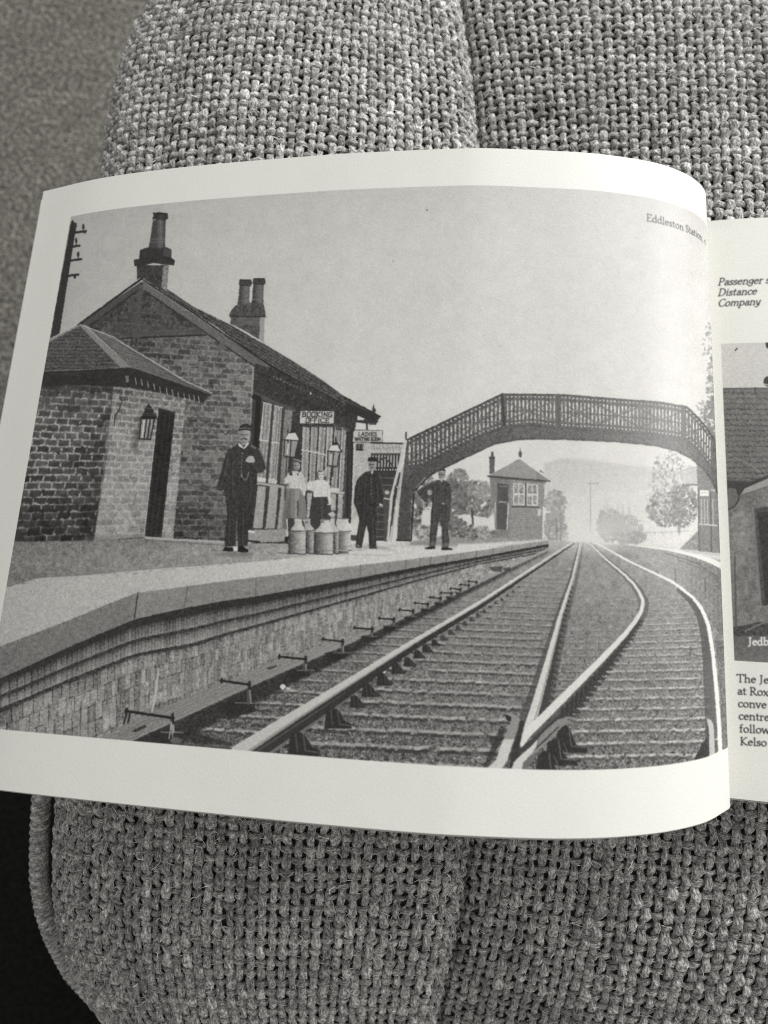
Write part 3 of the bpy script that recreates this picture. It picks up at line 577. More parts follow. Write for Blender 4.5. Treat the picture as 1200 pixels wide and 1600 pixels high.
    def foliage(cx, cy, rx, ry, n, t0, t1, s, gap=0.0):
        for i in range(n):
            a = R.uniform(0, 6.28); r = math.sqrt(R.random())
            x = cx+rx*r*math.cos(a); y = cy+ry*r*math.sin(a)
            if gap and R.random() < gap*(.3+r): continue
            pl.ell(x, y, s*R.uniform(.5, 1.5), s*R.uniform(.4, 1.1), R.uniform(t0, t1), R.uniform(.4, .95), R.uniform(0, 3))
    foliage(952, 820, 20, 26, 300, 148, 184, 2.4); foliage(978, 826, 26, 22, 360, 148, 186, 2.4); foliage(994, 840, 16, 10, 140, 132, 172, 2.2); foliage(975, 845, 10, 6, 60, 150, 185, 2)
    for x in (944, 950, 957, 966, 973, 983): Pg([(x-5, 832), (x, 776+R.uniform(0, 14)), (x+5, 832)], 178, .8, 1)
    L([(922.5, 752), (922.5, 832)], 1.4, 160); L([(919, 755.8), (935, 755.8)], 1.6, 158); L([(933, 754), (933, 758)], 1.3, 165)
    L([(1061, 832), (1060, 800), (1056, 770), (1052, 735), (1048, 712)], [5, 3.4, 2.2, 1.4, .8], 142); L([(1058, 790), (1075, 760), (1082, 735)], 1.3, 150); L([(1056, 775), (1035, 745), (1028, 722)], 1.2, 150)
    foliage(1050, 745, 32, 44, 380, 116, 180, 2.2, .35); foliage(1042, 795, 32, 28, 620, 92, 148, 2.2, .15); foliage(1068, 790, 22, 34, 520, 90, 145, 2.2, .15); foliage(1030, 778, 22, 30, 140, 160, 195, 2, .3)
    L([(988, 831.5), (1030, 832), (1077, 829.5)], 1, 150)
    for x in (990, 1001, 1012, 1023, 1035, 1048, 1060): L([(x, 831), (x+.5, 836)], 1, 150)
    Pg([(1062, 858), (1082, 838), (1092, 828), (1094, 860)], lambda x, y, N: 132+12*N[2])
    Pg([(985, 852), (1045, 858.5), (1090, 868), (1150, 884), (1150, 1000), (1118, 985), (1108, 968), (1092, 938), (1067, 915), (1030, 894)], lambda x, y, N: np.interp(x, [985, 1060, 1120], [158, 142, 122])+6*N[4]+5*N[2]+5*np.sin(x*.9)*(x > 1050))
    L([(1040, 864), (1090, 880), (1125, 905)], 1.4, 84, .7); L([(1060, 875), (1100, 890), (1130, 915)], 1.2, 90, .6); L([(1055, 890), (1056, 910)], 2, 92, .7); L([(1102, 903), (1102, 925)], 1.6, 84, .8)
    L([(982, 851), (1045, 859), (1080, 866.5), (1108, 875), (1140, 890)], [1.5, 3.2, 5, 8, 10], 230)
    rail(E4, (1.6, 2.4, 2.8, 3.4, 3.8, 4, 4.4, 4.8, 5, 5.2, 5.6, 5.6, 5.8, 6, 6.4), lambda x, y, N: 236+3*N[2])
    Pg([(1060, 858), (1125, 862), (1125, 869), (1080, 864)], lambda x, y, N: 188+4*N[2])
    Pg([(1064, 742), (1076, 726), (1088, 731), (1090, 756), (1070, 758)], lambda x, y, N: 186+5*N[2]); L([(1065, 735), (1088, 730)], 1.3, 150); L([(1068, 742), (1088, 735)], 1, 160); L([(1072, 757), (1090, 758)], 2.4, 116)
    Pg([(1088, 722), (1122, 722), (1150, 750), (1150, 866), (1121, 864), (1091, 861), (1090, 760)], lambda x, y, N: 122+5*N[2]+4*N[4])
    Pg([(1093.5, 766), (1107.5, 766), (1107.5, 775), (1093.5, 775)], 228); L([(1096, 770), (1105, 770)], 2, 170, .7); L([(1111, 765), (1117, 767)], 1.6, 215)
    for x in (1096, 1101, 1105.5, 1114): L([(x-.5, 780), (x+.5, 820)], 1.5, 176)
    L([(1110, 770), (1111.5, 862)], 2, 90); L([(1091, 765), (1092, 860)], 2, 96); L([(1093, 819), (1120, 821)], 1.8, 200); L([(1094, 821), (1094, 862)], 1, 104)
    foliage(1108, 545, 10, 40, 60, 110, 170, 2.6, .3); foliage(1112, 600, 9, 40, 90, 100, 165, 2.6, .25); foliage(1095, 645, 9, 20, 60, 110, 165, 2.2, .3); foliage(1112, 660, 12, 40, 170, 104, 140, 3)
    # ---- signal box and bank on the left platform end
    foliage(868, 790, 17, 24, 260, 128, 172, 2.6, .1); foliage(866, 822, 18, 22, 260, 130, 168, 2.6); foliage(878, 838, 10, 10, 80, 150, 190, 2)
    L([(869, 810), (870, 846)], 1.5, 110); L([(876, 810), (876.5, 845)], 1.2, 118)
    foliage(742, 785, 30, 34, 520, 84, 138, 3, .1); foliage(716, 765, 20, 32, 330, 92, 150, 3, .2); foliage(704, 790, 26, 40, 420, 80, 130, 3); foliage(752, 765, 14, 14, 160, 110, 165, 2.4, .3)
    foliage(655, 790, 14, 44, 240, 66, 120, 3); foliage(668, 770, 18, 26, 160, 90, 170, 2.6, .2)
    Pg([(715, 806), (726, 803), (764, 810), (771, 830), (758, 836), (725, 828)], lambda x, y, N: 202+5*N[2]); Pg([(660, 797), (674, 796), (672, 826), (658, 820)], 204)
    foliage(716, 826, 15, 15, 190, 72, 130, 2.4); foliage(752, 832, 16, 10, 150, 96, 180, 2.2); foliage(736, 832, 10, 12, 120, 70, 150, 2.2); foliage(660, 832, 16, 11, 170, 80, 190, 2.4); foliage(775, 834, 8, 6, 60, 80, 140, 2); L([(737, 795), (739, 818)], 3, 74)
    E = lambda P: Z(580, 580, 4, P)
    Pg(E([(740, 540), (772, 540), (770, 645), (738, 640)]), lambda x, y, N: 92+5*N[2]); Pg(E([(735, 535), (775, 535), (772, 552), (740, 552)]), 76); Pg(E([(750, 503), (764, 503), (766, 536), (748, 536)]), 84)
    Pg(E([(738, 655), (1086, 685), (1072, 1045), (860, 1040), (780, 1030)]), lambda x, y, N: 134+5*N[2]+4*N[4]+5*np.sin(y*1.6)+np.interp(x, [765, 795, 800], [-18, -14, 0]))
    Pg(E([(728, 655), (925, 548), (1118, 684), (1090, 694)]), lambda x, y, N: 140+4*N[2]+4*np.sin((x+y)*1.2)-12*(x > 838)); L(E([(728, 655), (1118, 688)]), 2, 66); L(E([(735, 662), (1090, 695)]), 2, 80, .7)
    L(E([(931, 480), (931, 500)]), 1.2, 110); pl.ell(812.8, 709.5, 2.6, 5, 84); Pg(E([(1050, 625), (1060, 615), (1082, 640)]), 110)
    Pg(E([(788, 700), (858, 706), (850, 990), (785, 985)]), lambda x, y, N: 86+4*N[2]); L(E([(800, 720), (850, 721)]), 1.4, 140, .7); L(E([(798, 818), (845, 820)]), 1.6, 165); L(E([(776, 820), (770, 980)]), 1.4, 185); L(E([(857, 826), (849, 990)]), 1.8, 195)
    for a, b in (((888, 700), (960, 838)), ((972, 704), (1043, 842))):
        Pg(E([(a[0], a[1]), (b[0], a[1]+4), (b[0]-2, b[1]), (a[0], b[1]-4)]), 204); w = (b[0]-a[0])
        for i in (0, 1):
            for j in (0, 1): x0 = a[0]+6+i*(w-8)/2; y0 = a[1]+8+j*66; Pg(E([(x0, y0), (x0+w/2-10, y0), (x0+w/2-10, y0+56), (x0, y0+54)]), lambda x, y, N: 140+18*N[2]+8*N[1])
    L(E([(880, 846), (1046, 850)]), 1.6, 60); L(E([(966, 700), (966, 842)]), 1.5, 70); Pg(E([(1040, 862), (1062, 862), (1060, 905), (1040, 905)]), 196); L(E([(1076, 850), (1074, 1048)]), 2, 215); pl.ell(857, 800, 4, 1.5, 210)
    # ---- footbridge
    br = lambda x, y, N: np.interp(x, [620, 700, 800, 880, 950, 1005, 1060, 1115], [84, 86, 94, 102, 108, 112, 106, 98])+6*N[2]+4*N[4]+4*N[1]  # ink paler towards the right: page glare painted into the bridge tone
    tp = XY([(636, 686), (784, 615), (880, 616), (985, 624.5), (1030, 627.5), (1074, 635), (1100, 662), (1120, 692), (1150, 730)])
    lo = XY([(637, 728), (660, 725), (705, 701), (755, 677), (792, 665), (832, 661), (870, 666), (942, 670), (1010, 676), (1072, 684), (1090, 700), (1110, 726), (1150, 780)])
    ar = XY([(641, 790), (644, 772), (655, 760), (675, 742), (697, 731), (730, 715), (772, 695), (810, 688), (840, 687), (880, 687.5), (962, 691), (1025, 697.5), (1055, 705), (1080, 717.5), (1100, 735), (1112, 752), (1119, 767), (1150, 820)])
    bx = list(np.linspace(636, 1150, 140))
    Pg([(x, tp(x)) for x in bx]+[(x, ar(x)) for x in bx[::-1] if x > 641]+[(641, 844), (620, 845), (624, 790), (630, 735)], br)
    x = 640.0; i = 0
    while x < 1112:
        sp = np.interp(x, [640, 780, 850, 1000, 1075, 1110], [6.6, 6.2, 6.0, 5.8, 5.2, 3.6]); t = tp(x); b = lo(x); h = b-t
        tn = np.interp(x, [640, 850, 1000], [206, 222, 240]); ww = sp*.36
        gl_ = 1-.55*np.exp(-((x-1008)/18)**2)  # slits faded around the painted glare
        if not (868 < x < 876 or 784 < x < 788 or 786 < x < 790 or 1064 < x < 1069):
            pl.ell(x, t+h*.10, ww*.62, 1.3, tn, .75*gl_)
            L([(x, t+h*.24), (x, t+h*.52)], ww, tn, .95*gl_); L([(x, t+h*.60), (x, t+h*.83)], ww, tn, .85*gl_); pl.ell(x, t+h*.95, ww*.62, 1.3, tn, .7*gl_)
        x += sp; i += 1
    brl = lambda x, y, N: br(x, y, N)+4
    for a, b in ((640, 712), (712, 786), (788, 868), (876, 935), (935, 1000), (1000, 1066), (1068, 1098)):
        L([(a, tp(a)+.25*(lo(a)-tp(a))), (b, lo(b)-.15*(lo(b)-tp(b)))], 3, brl, .8); L([(a, lo(a)-.15*(lo(a)-tp(a))), (b, tp(b)+.2*(lo(b)-tp(b)))], 3, brl, .8)
    for k in range(34):
        xa = 642+k*14.2; xb = xa+13
        if xb < 1105:
            L([(xa, tp(xa)+.2*(lo(xa)-tp(xa))), (xb, lo(xb)-.12*(lo(xb)-tp(xb)))], 1.3, brl, .7); L([(xa, lo(xa)-.12*(lo(xa)-tp(xa))), (xb, tp(xb)+.2*(lo(xb)-tp(xb)))], 1.3, brl, .7)
    L([(x, tp(x)+1) for x in bx if x < 1120], 2.6, lambda x, y, N: br(x, y, N)-14); L([(x, lo(x)+3) for x in bx if x > 655], 2, lambda x, y, N: br(x, y, N)-10, .7); L([(x, ar(x)-1.5) for x in bx if x > 645], 3, lambda x, y, N: br(x, y, N)-16, .8)
    L([(784, 616), (788, 664)], 4, 72); L([(871, 617), (873, 665)], 4, 96); L([(1066, 634), (1068, 684)], 3.4, 106)
    L(E([(265, 770), (250, 1055)]), 2.4, 46); L(E([(160, 1056), (245, 1058)]), 3, 56)
    for k in range(9): L([(623+k*2, 750), (621+k*2.2, 842)], .9, 60, .4)
    # steps, stringer, balustrade by the hanging sign
    Pg([(578, 738), (626, 738), (608, 845), (576, 845)], lambda x, y, N: 66+5*N[2])
    for k in range(9): L([(579, 746+k*11.5), (616-k*1.2, 747+k*11.5)], 1.4, 112, .8); L([(587, 790+k*6), (590, 790+k*6)], 3, 110, .4)
    Pg([(598, 762), (612, 765), (606, 846), (600, 846)], lambda x, y, N: 80+4*N[2])
    Pg([(580, 692), (632, 693), (630, 709), (580, 709)], lambda x, y, N: 164+10*N[1]+10*N[2]); L([(580, 692), (632, 693)], 2.4, 58); L([(580, 709), (628, 709)], 1.6, 60)
    for k in range(9): L([(583+k*5, 698), (585+k*5, 703)], 1.6, 112, .6)
    Pg([(580, 710), (626, 710), (621, 738), (580, 738)], 60)
    for k in range(9): L([(583+k*4.7, 712), (582.5+k*4.7, 729)], 2, 184, .9); pl.ell(583+k*4.4, 734, 1.1, 1.5, 180)
    L([(588, 726), (600, 714), (612, 726)], 2, 62)
    L([(634.5, 684), (632, 694), (622, 735), (612, 775), (606, 846)], [3, 4.4, 4.4, 4.4, 3.2], lambda x, y, N: 190+5*N[2]); L([(629, 730), (618, 790), (611, 846)], 2.2, 165); L([(634.5, 676), (634, 686)], 3, 80); L([(620, 760), (624, 765)], 3, 150); L([(613, 802), (617, 803)], 2, 150); L([(618, 760), (612, 820)], 3, 60, .8)
    # ---- people and churns
    M = lambda P: Z(320, 640, 6.667, P); dk = lambda c: (lambda x, y, N: c+10+4*N[2]+5*N[4]+2*N[1])
    Pg(M([(225, 940), (500, 925), (500, 1080), (505, 1250), (455, 1250), (445, 1420), (345, 1425), (330, 1110), (322, 1425), (208, 1425), (205, 1300), (235, 1100)]), dk(48))
    Pg(M([(350, 350), (290, 395), (235, 430), (205, 520), (170, 640), (135, 760), (120, 830), (160, 850), (200, 830), (205, 900), (250, 950), (330, 962), (450, 955), (530, 920), (545, 800), (545, 660), (600, 655), (640, 610), (630, 560), (600, 470), (560, 400), (500, 365), (455, 335), (405, 410)]), dk(52))
    Pg(M([(470, 360), (540, 395), (530, 420), (480, 385)]), 118, .8, .5); L(M([(560, 405), (600, 470), (632, 560), (638, 605)]), 2.2, 108, .8); L(M([(205, 520), (150, 720), (130, 800)]), 1.2, 78, .7); L(M([(520, 540), (560, 560), (600, 640)]), 1.2, 84, .7); L(M([(545, 660), (500, 640), (470, 570)]), 1.2, 34, .8)
    L(M([(395, 440), (385, 560), (378, 650)]), 1.2, 92, .8)
    for k in range(6): pl.ell(*M([(388-k*2, 450+k*38)])[0], .8, .8, 140)
    L(M([(380, 660), (395, 705), (420, 735), (445, 705), (460, 650)]), 1.2, 138, .9); L(M([(370, 680), (385, 700)]), 1.5, 130)
    L(M([(335, 1105), (328, 1300), (326, 1420)]), [.8, 1.5, 1.2], 112, .8); L(M([(440, 960), (450, 1200)]), 1, 80, .6)
    Pg(M([(425, 530), (440, 500), (470, 480), (505, 488), (525, 535), (505, 555), (440, 548)]), lambda x, y, N: 160+5*N[2]); L(M([(450, 520), (500, 530)]), .8, 110, .6)
    Pg(M([(128, 852), (180, 850), (182, 890), (150, 900)]), 110); L(M([(140, 880), (175, 892)]), 1.4, 60)
    Pg(M([(350, 345), (405, 380), (460, 335), (462, 360), (408, 415), (352, 378)]), 192); Pg(M([(385, 375), (425, 370), (408, 400)]), 92)
    Pg(M([(358, 205), (478, 208), (475, 270), (462, 320), (430, 365), (395, 370), (370, 340), (358, 290)]), lambda x, y, N: np.interp(x, [373, 383, 392], [112, 138, 158])+3*N[1])
    L(M([(375, 262), (405, 262)]), 1.6, 70); L(M([(425, 262), (450, 262)]), 1.4, 84); L(M([(412, 262), (408, 295)]), 1.2, 100); L(M([(380, 312), (405, 300), (436, 312)]), 2, 66); L(M([(385, 340), (425, 342)]), 1.6, 84, .6); pl.ell(*M([(472, 262)])[0], 1.3, 2.4, 120)
    Pg(M([(352, 210), (365, 168), (400, 150), (450, 150), (482, 170), (488, 216), (420, 200)]), dk(44)); L(M([(362, 198), (420, 190), (480, 205)]), 1.5, 118, .9); L(M([(352, 214), (420, 205), (486, 216)]), 1.6, 34)
    Pg(M([(185, 1472), (205, 1432), (292, 1430), (298, 1478)]), 30); Pg(M([(343, 1478), (348, 1425), (400, 1425), (452, 1462), (452, 1487), (380, 1487)]), 30); Pg(M([(300, 1428), (342, 1428), (340, 1472), (302, 1472)]), 194); L(M([(240, 1432), (290, 1434)]), 1, 170, .7); L(M([(60, 1465), (190, 1472)]), 1.2, 74, .6)
    G = lambda P: Z(430, 680, 8, P)
    Pg(G([(175, 660), (320, 660), (380, 800), (402, 1030), (340, 1045), (150, 1035), (128, 1000), (165, 800)]), lambda x, y, N: 114+24*np.exp(-((x-463)/2.5)**2)-18*(x < 454)+4*N[2]); L(G([(300, 680), (275, 900), (258, 1030)]), 2, 152, .8); L(G([(325, 680), (335, 850), (345, 1000)]), 1.5, 130, .7); L(G([(285, 820), (280, 1010)]), 2.2, 58, .8)
    Pg(G([(165, 470), (205, 448), (240, 445), (330, 455), (368, 530), (392, 650), (372, 770), (345, 745), (330, 690), (300, 662), (180, 665), (172, 610), (112, 605), (125, 530)]), lambda x, y, N: 186+6*N[2]+8*N[4]); L(G([(180, 560), (190, 640)]), 1, 150, .7); L(G([(330, 520), (345, 640), (350, 720)]), 1.2, 160, .7); L(G([(110, 605), (165, 625)]), 1.2, 110); Pg(G([(155, 620), (180, 622), (180, 690), (160, 660)]), 140)
    Pg(G([(190, 440), (205, 350), (235, 298), (290, 292), (325, 335), (318, 450), (300, 475), (280, 440), (210, 450), (215, 505), (165, 490)]), dk(66)); Pg(G([(225, 350), (250, 330), (295, 345), (312, 375), (300, 425), (262, 440), (232, 410)]), lambda x, y, N: np.interp(x, [459, 468], [112, 168])+3*N[1]); L(G([(240, 300), (320, 330)]), 1.8, 170, .7); L(G([(245, 380), (258, 380)]), 1.2, 62); L(G([(282, 380), (295, 380)]), 1.2, 74); L(G([(262, 418), (282, 416)]), 1, 84); L(G([(185, 490), (215, 496)]), 2, 50); L(G([(275, 480), (290, 500)]), 1.8, 60)
    L(G([(150, 1060), (160, 1170)]), 2.6, 200); L(G([(162, 1060), (165, 1190)]), 1.2, 40); L(G([(150, 1190), (152, 1280)]), 3, 188); Pg(G([(125, 1270), (165, 1270), (160, 1335), (115, 1330)]), 42); Pg(G([(165, 1045), (245, 1045), (215, 1170), (178, 1165)]), 66)
    Pg(G([(480, 775), (652, 768), (662, 900), (655, 1040), (560, 1130), (500, 1180), (430, 1110), (455, 960)]), lambda x, y, N: 66+14*np.exp(-((x-503)/1.8)**2)+5*N[2]); L(G([(580, 800), (590, 1000)]), 1.4, 84, .7)
    Pg(G([(398, 590), (470, 572), (545, 555), (600, 552), (655, 578), (690, 650), (702, 870), (672, 872), (652, 770), (480, 775), (478, 700), (460, 692), (402, 680)]), lambda x, y, N: 196+5*N[2]+8*N[4]); L(G([(470, 580), (478, 640), (480, 700)]), 1, 150, .7); L(G([(560, 640), (595, 770)]), 1, 170, .7); L(G([(650, 640), (655, 760)]), 1, 160, .7); L(G([(402, 685), (470, 705)]), 2, 110); L(G([(480, 778), (650, 774)]), 1.2, 70)
    Pg(G([(495, 560), (520, 540), (525, 460), (555, 425), (610, 435), (640, 520), (640, 575), (615, 555), (540, 552)]), dk(72)); Pg(G([(537, 465), (600, 455), (616, 500), (605, 545), (572, 562), (545, 540)]), lambda x, y, N: 188+3*N[1]); L(G([(560, 430), (612, 450), (628, 510)]), 1.8, 186, .7); L(G([(552, 492), (566, 490)]), 1.2, 84); L(G([(588, 490), (602, 490)]), 1.2, 96); L(G([(566, 530), (588, 530)]), 1, 104); L(G([(660, 865), (675, 910)]), 2, 186); L(G([(662, 880), (695, 950), (770, 945)]), 1.6, 60); L(G([(745, 960), (760, 1080)]), 3, 76); L(G([(680, 985), (740, 990)]), 4, 178)
    def churn(x0, x1, ys, yb, sh, t, ts):
        c = (x0+x1)/2; w = (x1-x0)/2
        Pg(G([(x0, ys), (x1, ys), (x1-6, yb-40), (x1-2, yb), (c, yb+10), (x0-6, yb-4), (x0+2, yb-50)]), lambda x, y, N: t-8+40*np.sin(((x-430)*8-c)/w*1.9)-16*((x-430)*8 < x0+.25*w)+5*N[2]+5*N[4])
        Pg(G(sh), lambda x, y, N: ts+14*np.sin(((x-430)*8-c)/w*2)+5*N[2]+4*N[4])
        L(G([(x0, ys), (c, ys+10), (x1, ys)]), 1.5, 84); L(G([(x0, yb-45), (c, yb-36), (x1, yb-45)]), 1.2, 104, .8); L(G([(x0, yb), (x1, yb+8)]), 1.5, 62); L(G([(x0+6, ys+24), (c, ys+34), (x1-6, ys+24)]), .9, 110, .7)
        tx = [p[0] for p in sh]; ty = min(p[1] for p in sh)
    churn(790, 950, 1198, 1432, [(760, 1110), (775, 1036), (915, 1040), (915, 1090), (970, 1162), (950, 1200), (795, 1200)], 152, 190)
    churn(722, 795, 1215, 1475, [(680, 1120), (690, 1036), (745, 1040), (745, 1110), (800, 1212), (728, 1215)], 124, 182)
    churn(380, 490, 1190, 1475, [(350, 1060), (345, 1045), (440, 1040), (440, 1118), (496, 1182), (385, 1192)], 128, 166)
    churn(478, 726, 1218, 1484, [(485, 1212), (570, 1122), (568, 1052), (672, 1052), (690, 1130), (732, 1216)], 134, 180)
    churn(162, 384, 1195, 1478, [(185, 1192), (245, 1102), (243, 1034), (332, 1036), (336, 1110), (388, 1192)], 140, 172)
    for a in ([(243, 1040), (332, 1042)], [(570, 1056), (672, 1056)], [(345, 1048), (440, 1044)], [(775, 1040), (915, 1044)]): L(G(a), 1.8, 108); L(G([(p[0], p[1]+16) for p in a]), 1.2, 200, .6)
    for k in range(16): pl.ell(*G([(R.uniform(190, 360), R.uniform(1220, 1400))])[0], R.uniform(.6, 1.8), R.uniform(.4, 1.4), R.choice([96, 176, 182]), .7)
    for a in ((590, 1080), (390, 1085)): Pg(G([(a[0]-24, a[1]-14), (a[0]+24, a[1]-14), (a[0]+18, a[1]+22), (a[0]-18, a[1]+22)]), 96, .7)
    Pg(G([(788, 1436), (912, 1436), (916, 1482), (790, 1480)]), lambda x, y, N: np.interp(x, [528, 545], [66, 120])); L(G([(788, 1440), (910, 1442)]), 1.6, 210, .7); Pg(G([(945, 1240), (1020, 1240), (1015, 1320), (945, 1315)]), 74); L(G([(950, 1238), (1022, 1240)]), 2, 196); L(G([(20, 1470), (160, 1478)]), 1.2, 66, .8)
    L(G([(810, 1488), (1300, 1500), (1450, 1497)]), 1.2, 120, .5)
    H2 = lambda P: Z(540, 690, 6.667, P)
    Pg(H2([(230, 305), (170, 340), (118, 400), (95, 480), (85, 640), (110, 700), (140, 800), (130, 900), (112, 1000), (106, 1080), (170, 1088), (195, 970), (215, 870), (240, 960), (244, 1090), (320, 1092), (318, 900), (330, 780), (320, 680), (372, 660), (398, 560), (382, 450), (345, 340), (280, 310)]), dk(50)); L(H2([(200, 960), (198, 1000), (210, 1030)]), 1.5, 190, .6)
    L(H2([(345, 345), (380, 450), (396, 540)]), 1.4, 96, .7); L(H2([(262, 340), (272, 480), (268, 600)]), .9, 80, .7)
    for k in range(6): pl.ell(*H2([(266+k, 390+k*38)])[0], .8, .8, 135)
    Pg(H2([(345, 640), (385, 655), (390, 675), (350, 668)]), 186); Pg(H2([(235, 212), (322, 210), (318, 262), (300, 300), (268, 318), (240, 285)]), lambda x, y, N: np.interp(x, [576, 586], [118, 150])+3*N[1]); L(H2([(250, 238), (298, 238)]), 2, 70, .9); L(H2([(262, 272), (292, 268)]), 1.8, 70, .8); Pg(H2([(262, 318), (290, 305), (278, 345)]), 190)
    Pg(H2([(228, 205), (232, 168), (285, 160), (330, 175), (334, 216), (285, 206)]), dk(38)); Pg(H2([(104, 1075), (168, 1080), (172, 1108), (108, 1104)]), 34); Pg(H2([(243, 1085), (300, 1088), (336, 1108), (330, 1118), (245, 1115)]), 34); L(H2([(120, 1082), (150, 1092)]), 1.4, 180)
    pl.ell(*H2([(432, 530)])[0], 3.6, 3, 176); L(H2([(400, 590), (470, 605)]), 2, 190)
    Pg(H2([(960, 398), (900, 420), (800, 478), (742, 515), (765, 570), (850, 640), (885, 610), (905, 640), (890, 720), (880, 900), (870, 1100), (935, 1102), (960, 900), (975, 815), (1000, 900), (1000, 1112), (1072, 1112), (1082, 1020), (1066, 900), (1092, 760), (1102, 560), (1082, 440), (1040, 405)]), dk(66)); pl.ell(*H2([(875, 530)])[0], 4, 4.4, 152); Pg(H2([(850, 600), (890, 590), (885, 640), (855, 640)]), 110); L(H2([(910, 420), (880, 500), (905, 560)]), 1, 90, .7)
    L(H2([(1050, 570), (1052, 640), (1015, 650)]), 1.2, 130); pl.ell(*H2([(1012, 645)])[0], 1.2, 1.6, 180); L(H2([(1000, 450), (990, 640)]), .9, 88, .7); L(H2([(735, 500), (770, 450), (830, 390)]), 3, 52); L(H2([(735, 480), (790, 420), (830, 375)]), 1.5, 190, .6)
    Pg(H2([(962, 318), (1040, 312), (1040, 370), (1010, 412), (975, 390)]), lambda x, y, N: np.interp(x, [684, 695], [104, 138])+3*N[1]); L(H2([(975, 345), (1030, 342)]), 2, 80, .8); Pg(H2([(975, 385), (1030, 372), (1002, 430)]), 168, .8); Pg(H2([(955, 318), (975, 285), (1030, 280), (1048, 312), (1000, 306)]), dk(58)); Pg(H2([(825, 1105), (870, 1095), (935, 1100), (932, 1120), (830, 1118)]), 42); Pg(H2([(998, 1108), (1070, 1105), (1112, 1118), (1105, 1130), (1000, 1130)]), 42)
    for f, P in ((M, [[(250, 450), (215, 620), (180, 780)], [(300, 500), (285, 700), (300, 900)], [(470, 700), (480, 830), (465, 930)], [(260, 1000), (255, 1200), (250, 1400)], [(395, 1000), (400, 1200), (395, 1400)], [(560, 520), (600, 580)]]),
                 (H2, [[(140, 430), (125, 560), (120, 660)], [(205, 420), (195, 600), (190, 760)], [(325, 430), (335, 560), (330, 650)], [(150, 900), (140, 1060)], [(280, 800), (285, 1060)]]),
                 (H2, [[(930, 470), (925, 640), (915, 860)], [(1060, 480), (1065, 640), (1050, 800)], [(905, 900), (900, 1080)], [(1035, 880), (1040, 1080)], [(830, 500), (790, 560)]])):
        for q in P: L(f(q), 2.6, 96, .30); L([(x-2.2, y) for x, y in f(q)], 2.0, 34, .35)
    Pg([(846, 690), (1120, 700), (1125, 858), (846, 850)], 220, .05, 9); Pg([(890, 815), (960, 815), (960, 862), (890, 862)], 222, .3, 8)
    Pg([(640, 848), (668, 853), (712, 855), (716, 850), (660, 846)], 120, .5, 1.2); Pg([(330, 866), (352, 870), (392, 870), (398, 863), (360, 862)], 84, .5, 1.5); Pg([(548, 852), (590, 858), (622, 862), (600, 854)], 120, .5, 1)
    # plate grain: ragged edges, soft focus, grain
    wx = .5*pl.noise(2.2)+.5*pl.noise(6); wy = .5*pl.noise(2.2)+.5*pl.noise(6)
    jj = np.clip(np.arange(pl.h)[:, None]+np.rint(wy*.6).astype(int), 0, pl.h-1); ii = np.clip(np.arange(pl.w)[None]+np.rint(wx*.6).astype(int), 0, pl.w-1)
    pl.a = pl.a[jj, ii]; pl.a = .25*pl.a+.75*blur(pl.a, 1.0); pl.a = .93*pl.a+.04*blur(pl.a, 5.0)+.03*blur(pl.a, 22.0)
    pl.a = pl.a+8*np.sin(np.clip((pl.a-85)/140, 0, 1)*np.pi)-9*np.sin(np.clip((pl.a-15)/85, 0, 1)*np.pi)
    pl.a += 2.2*pl.N[1]+1.6*pl.N[2]+.5*pl.N[10]+.5*pl.N[30]
    return pl

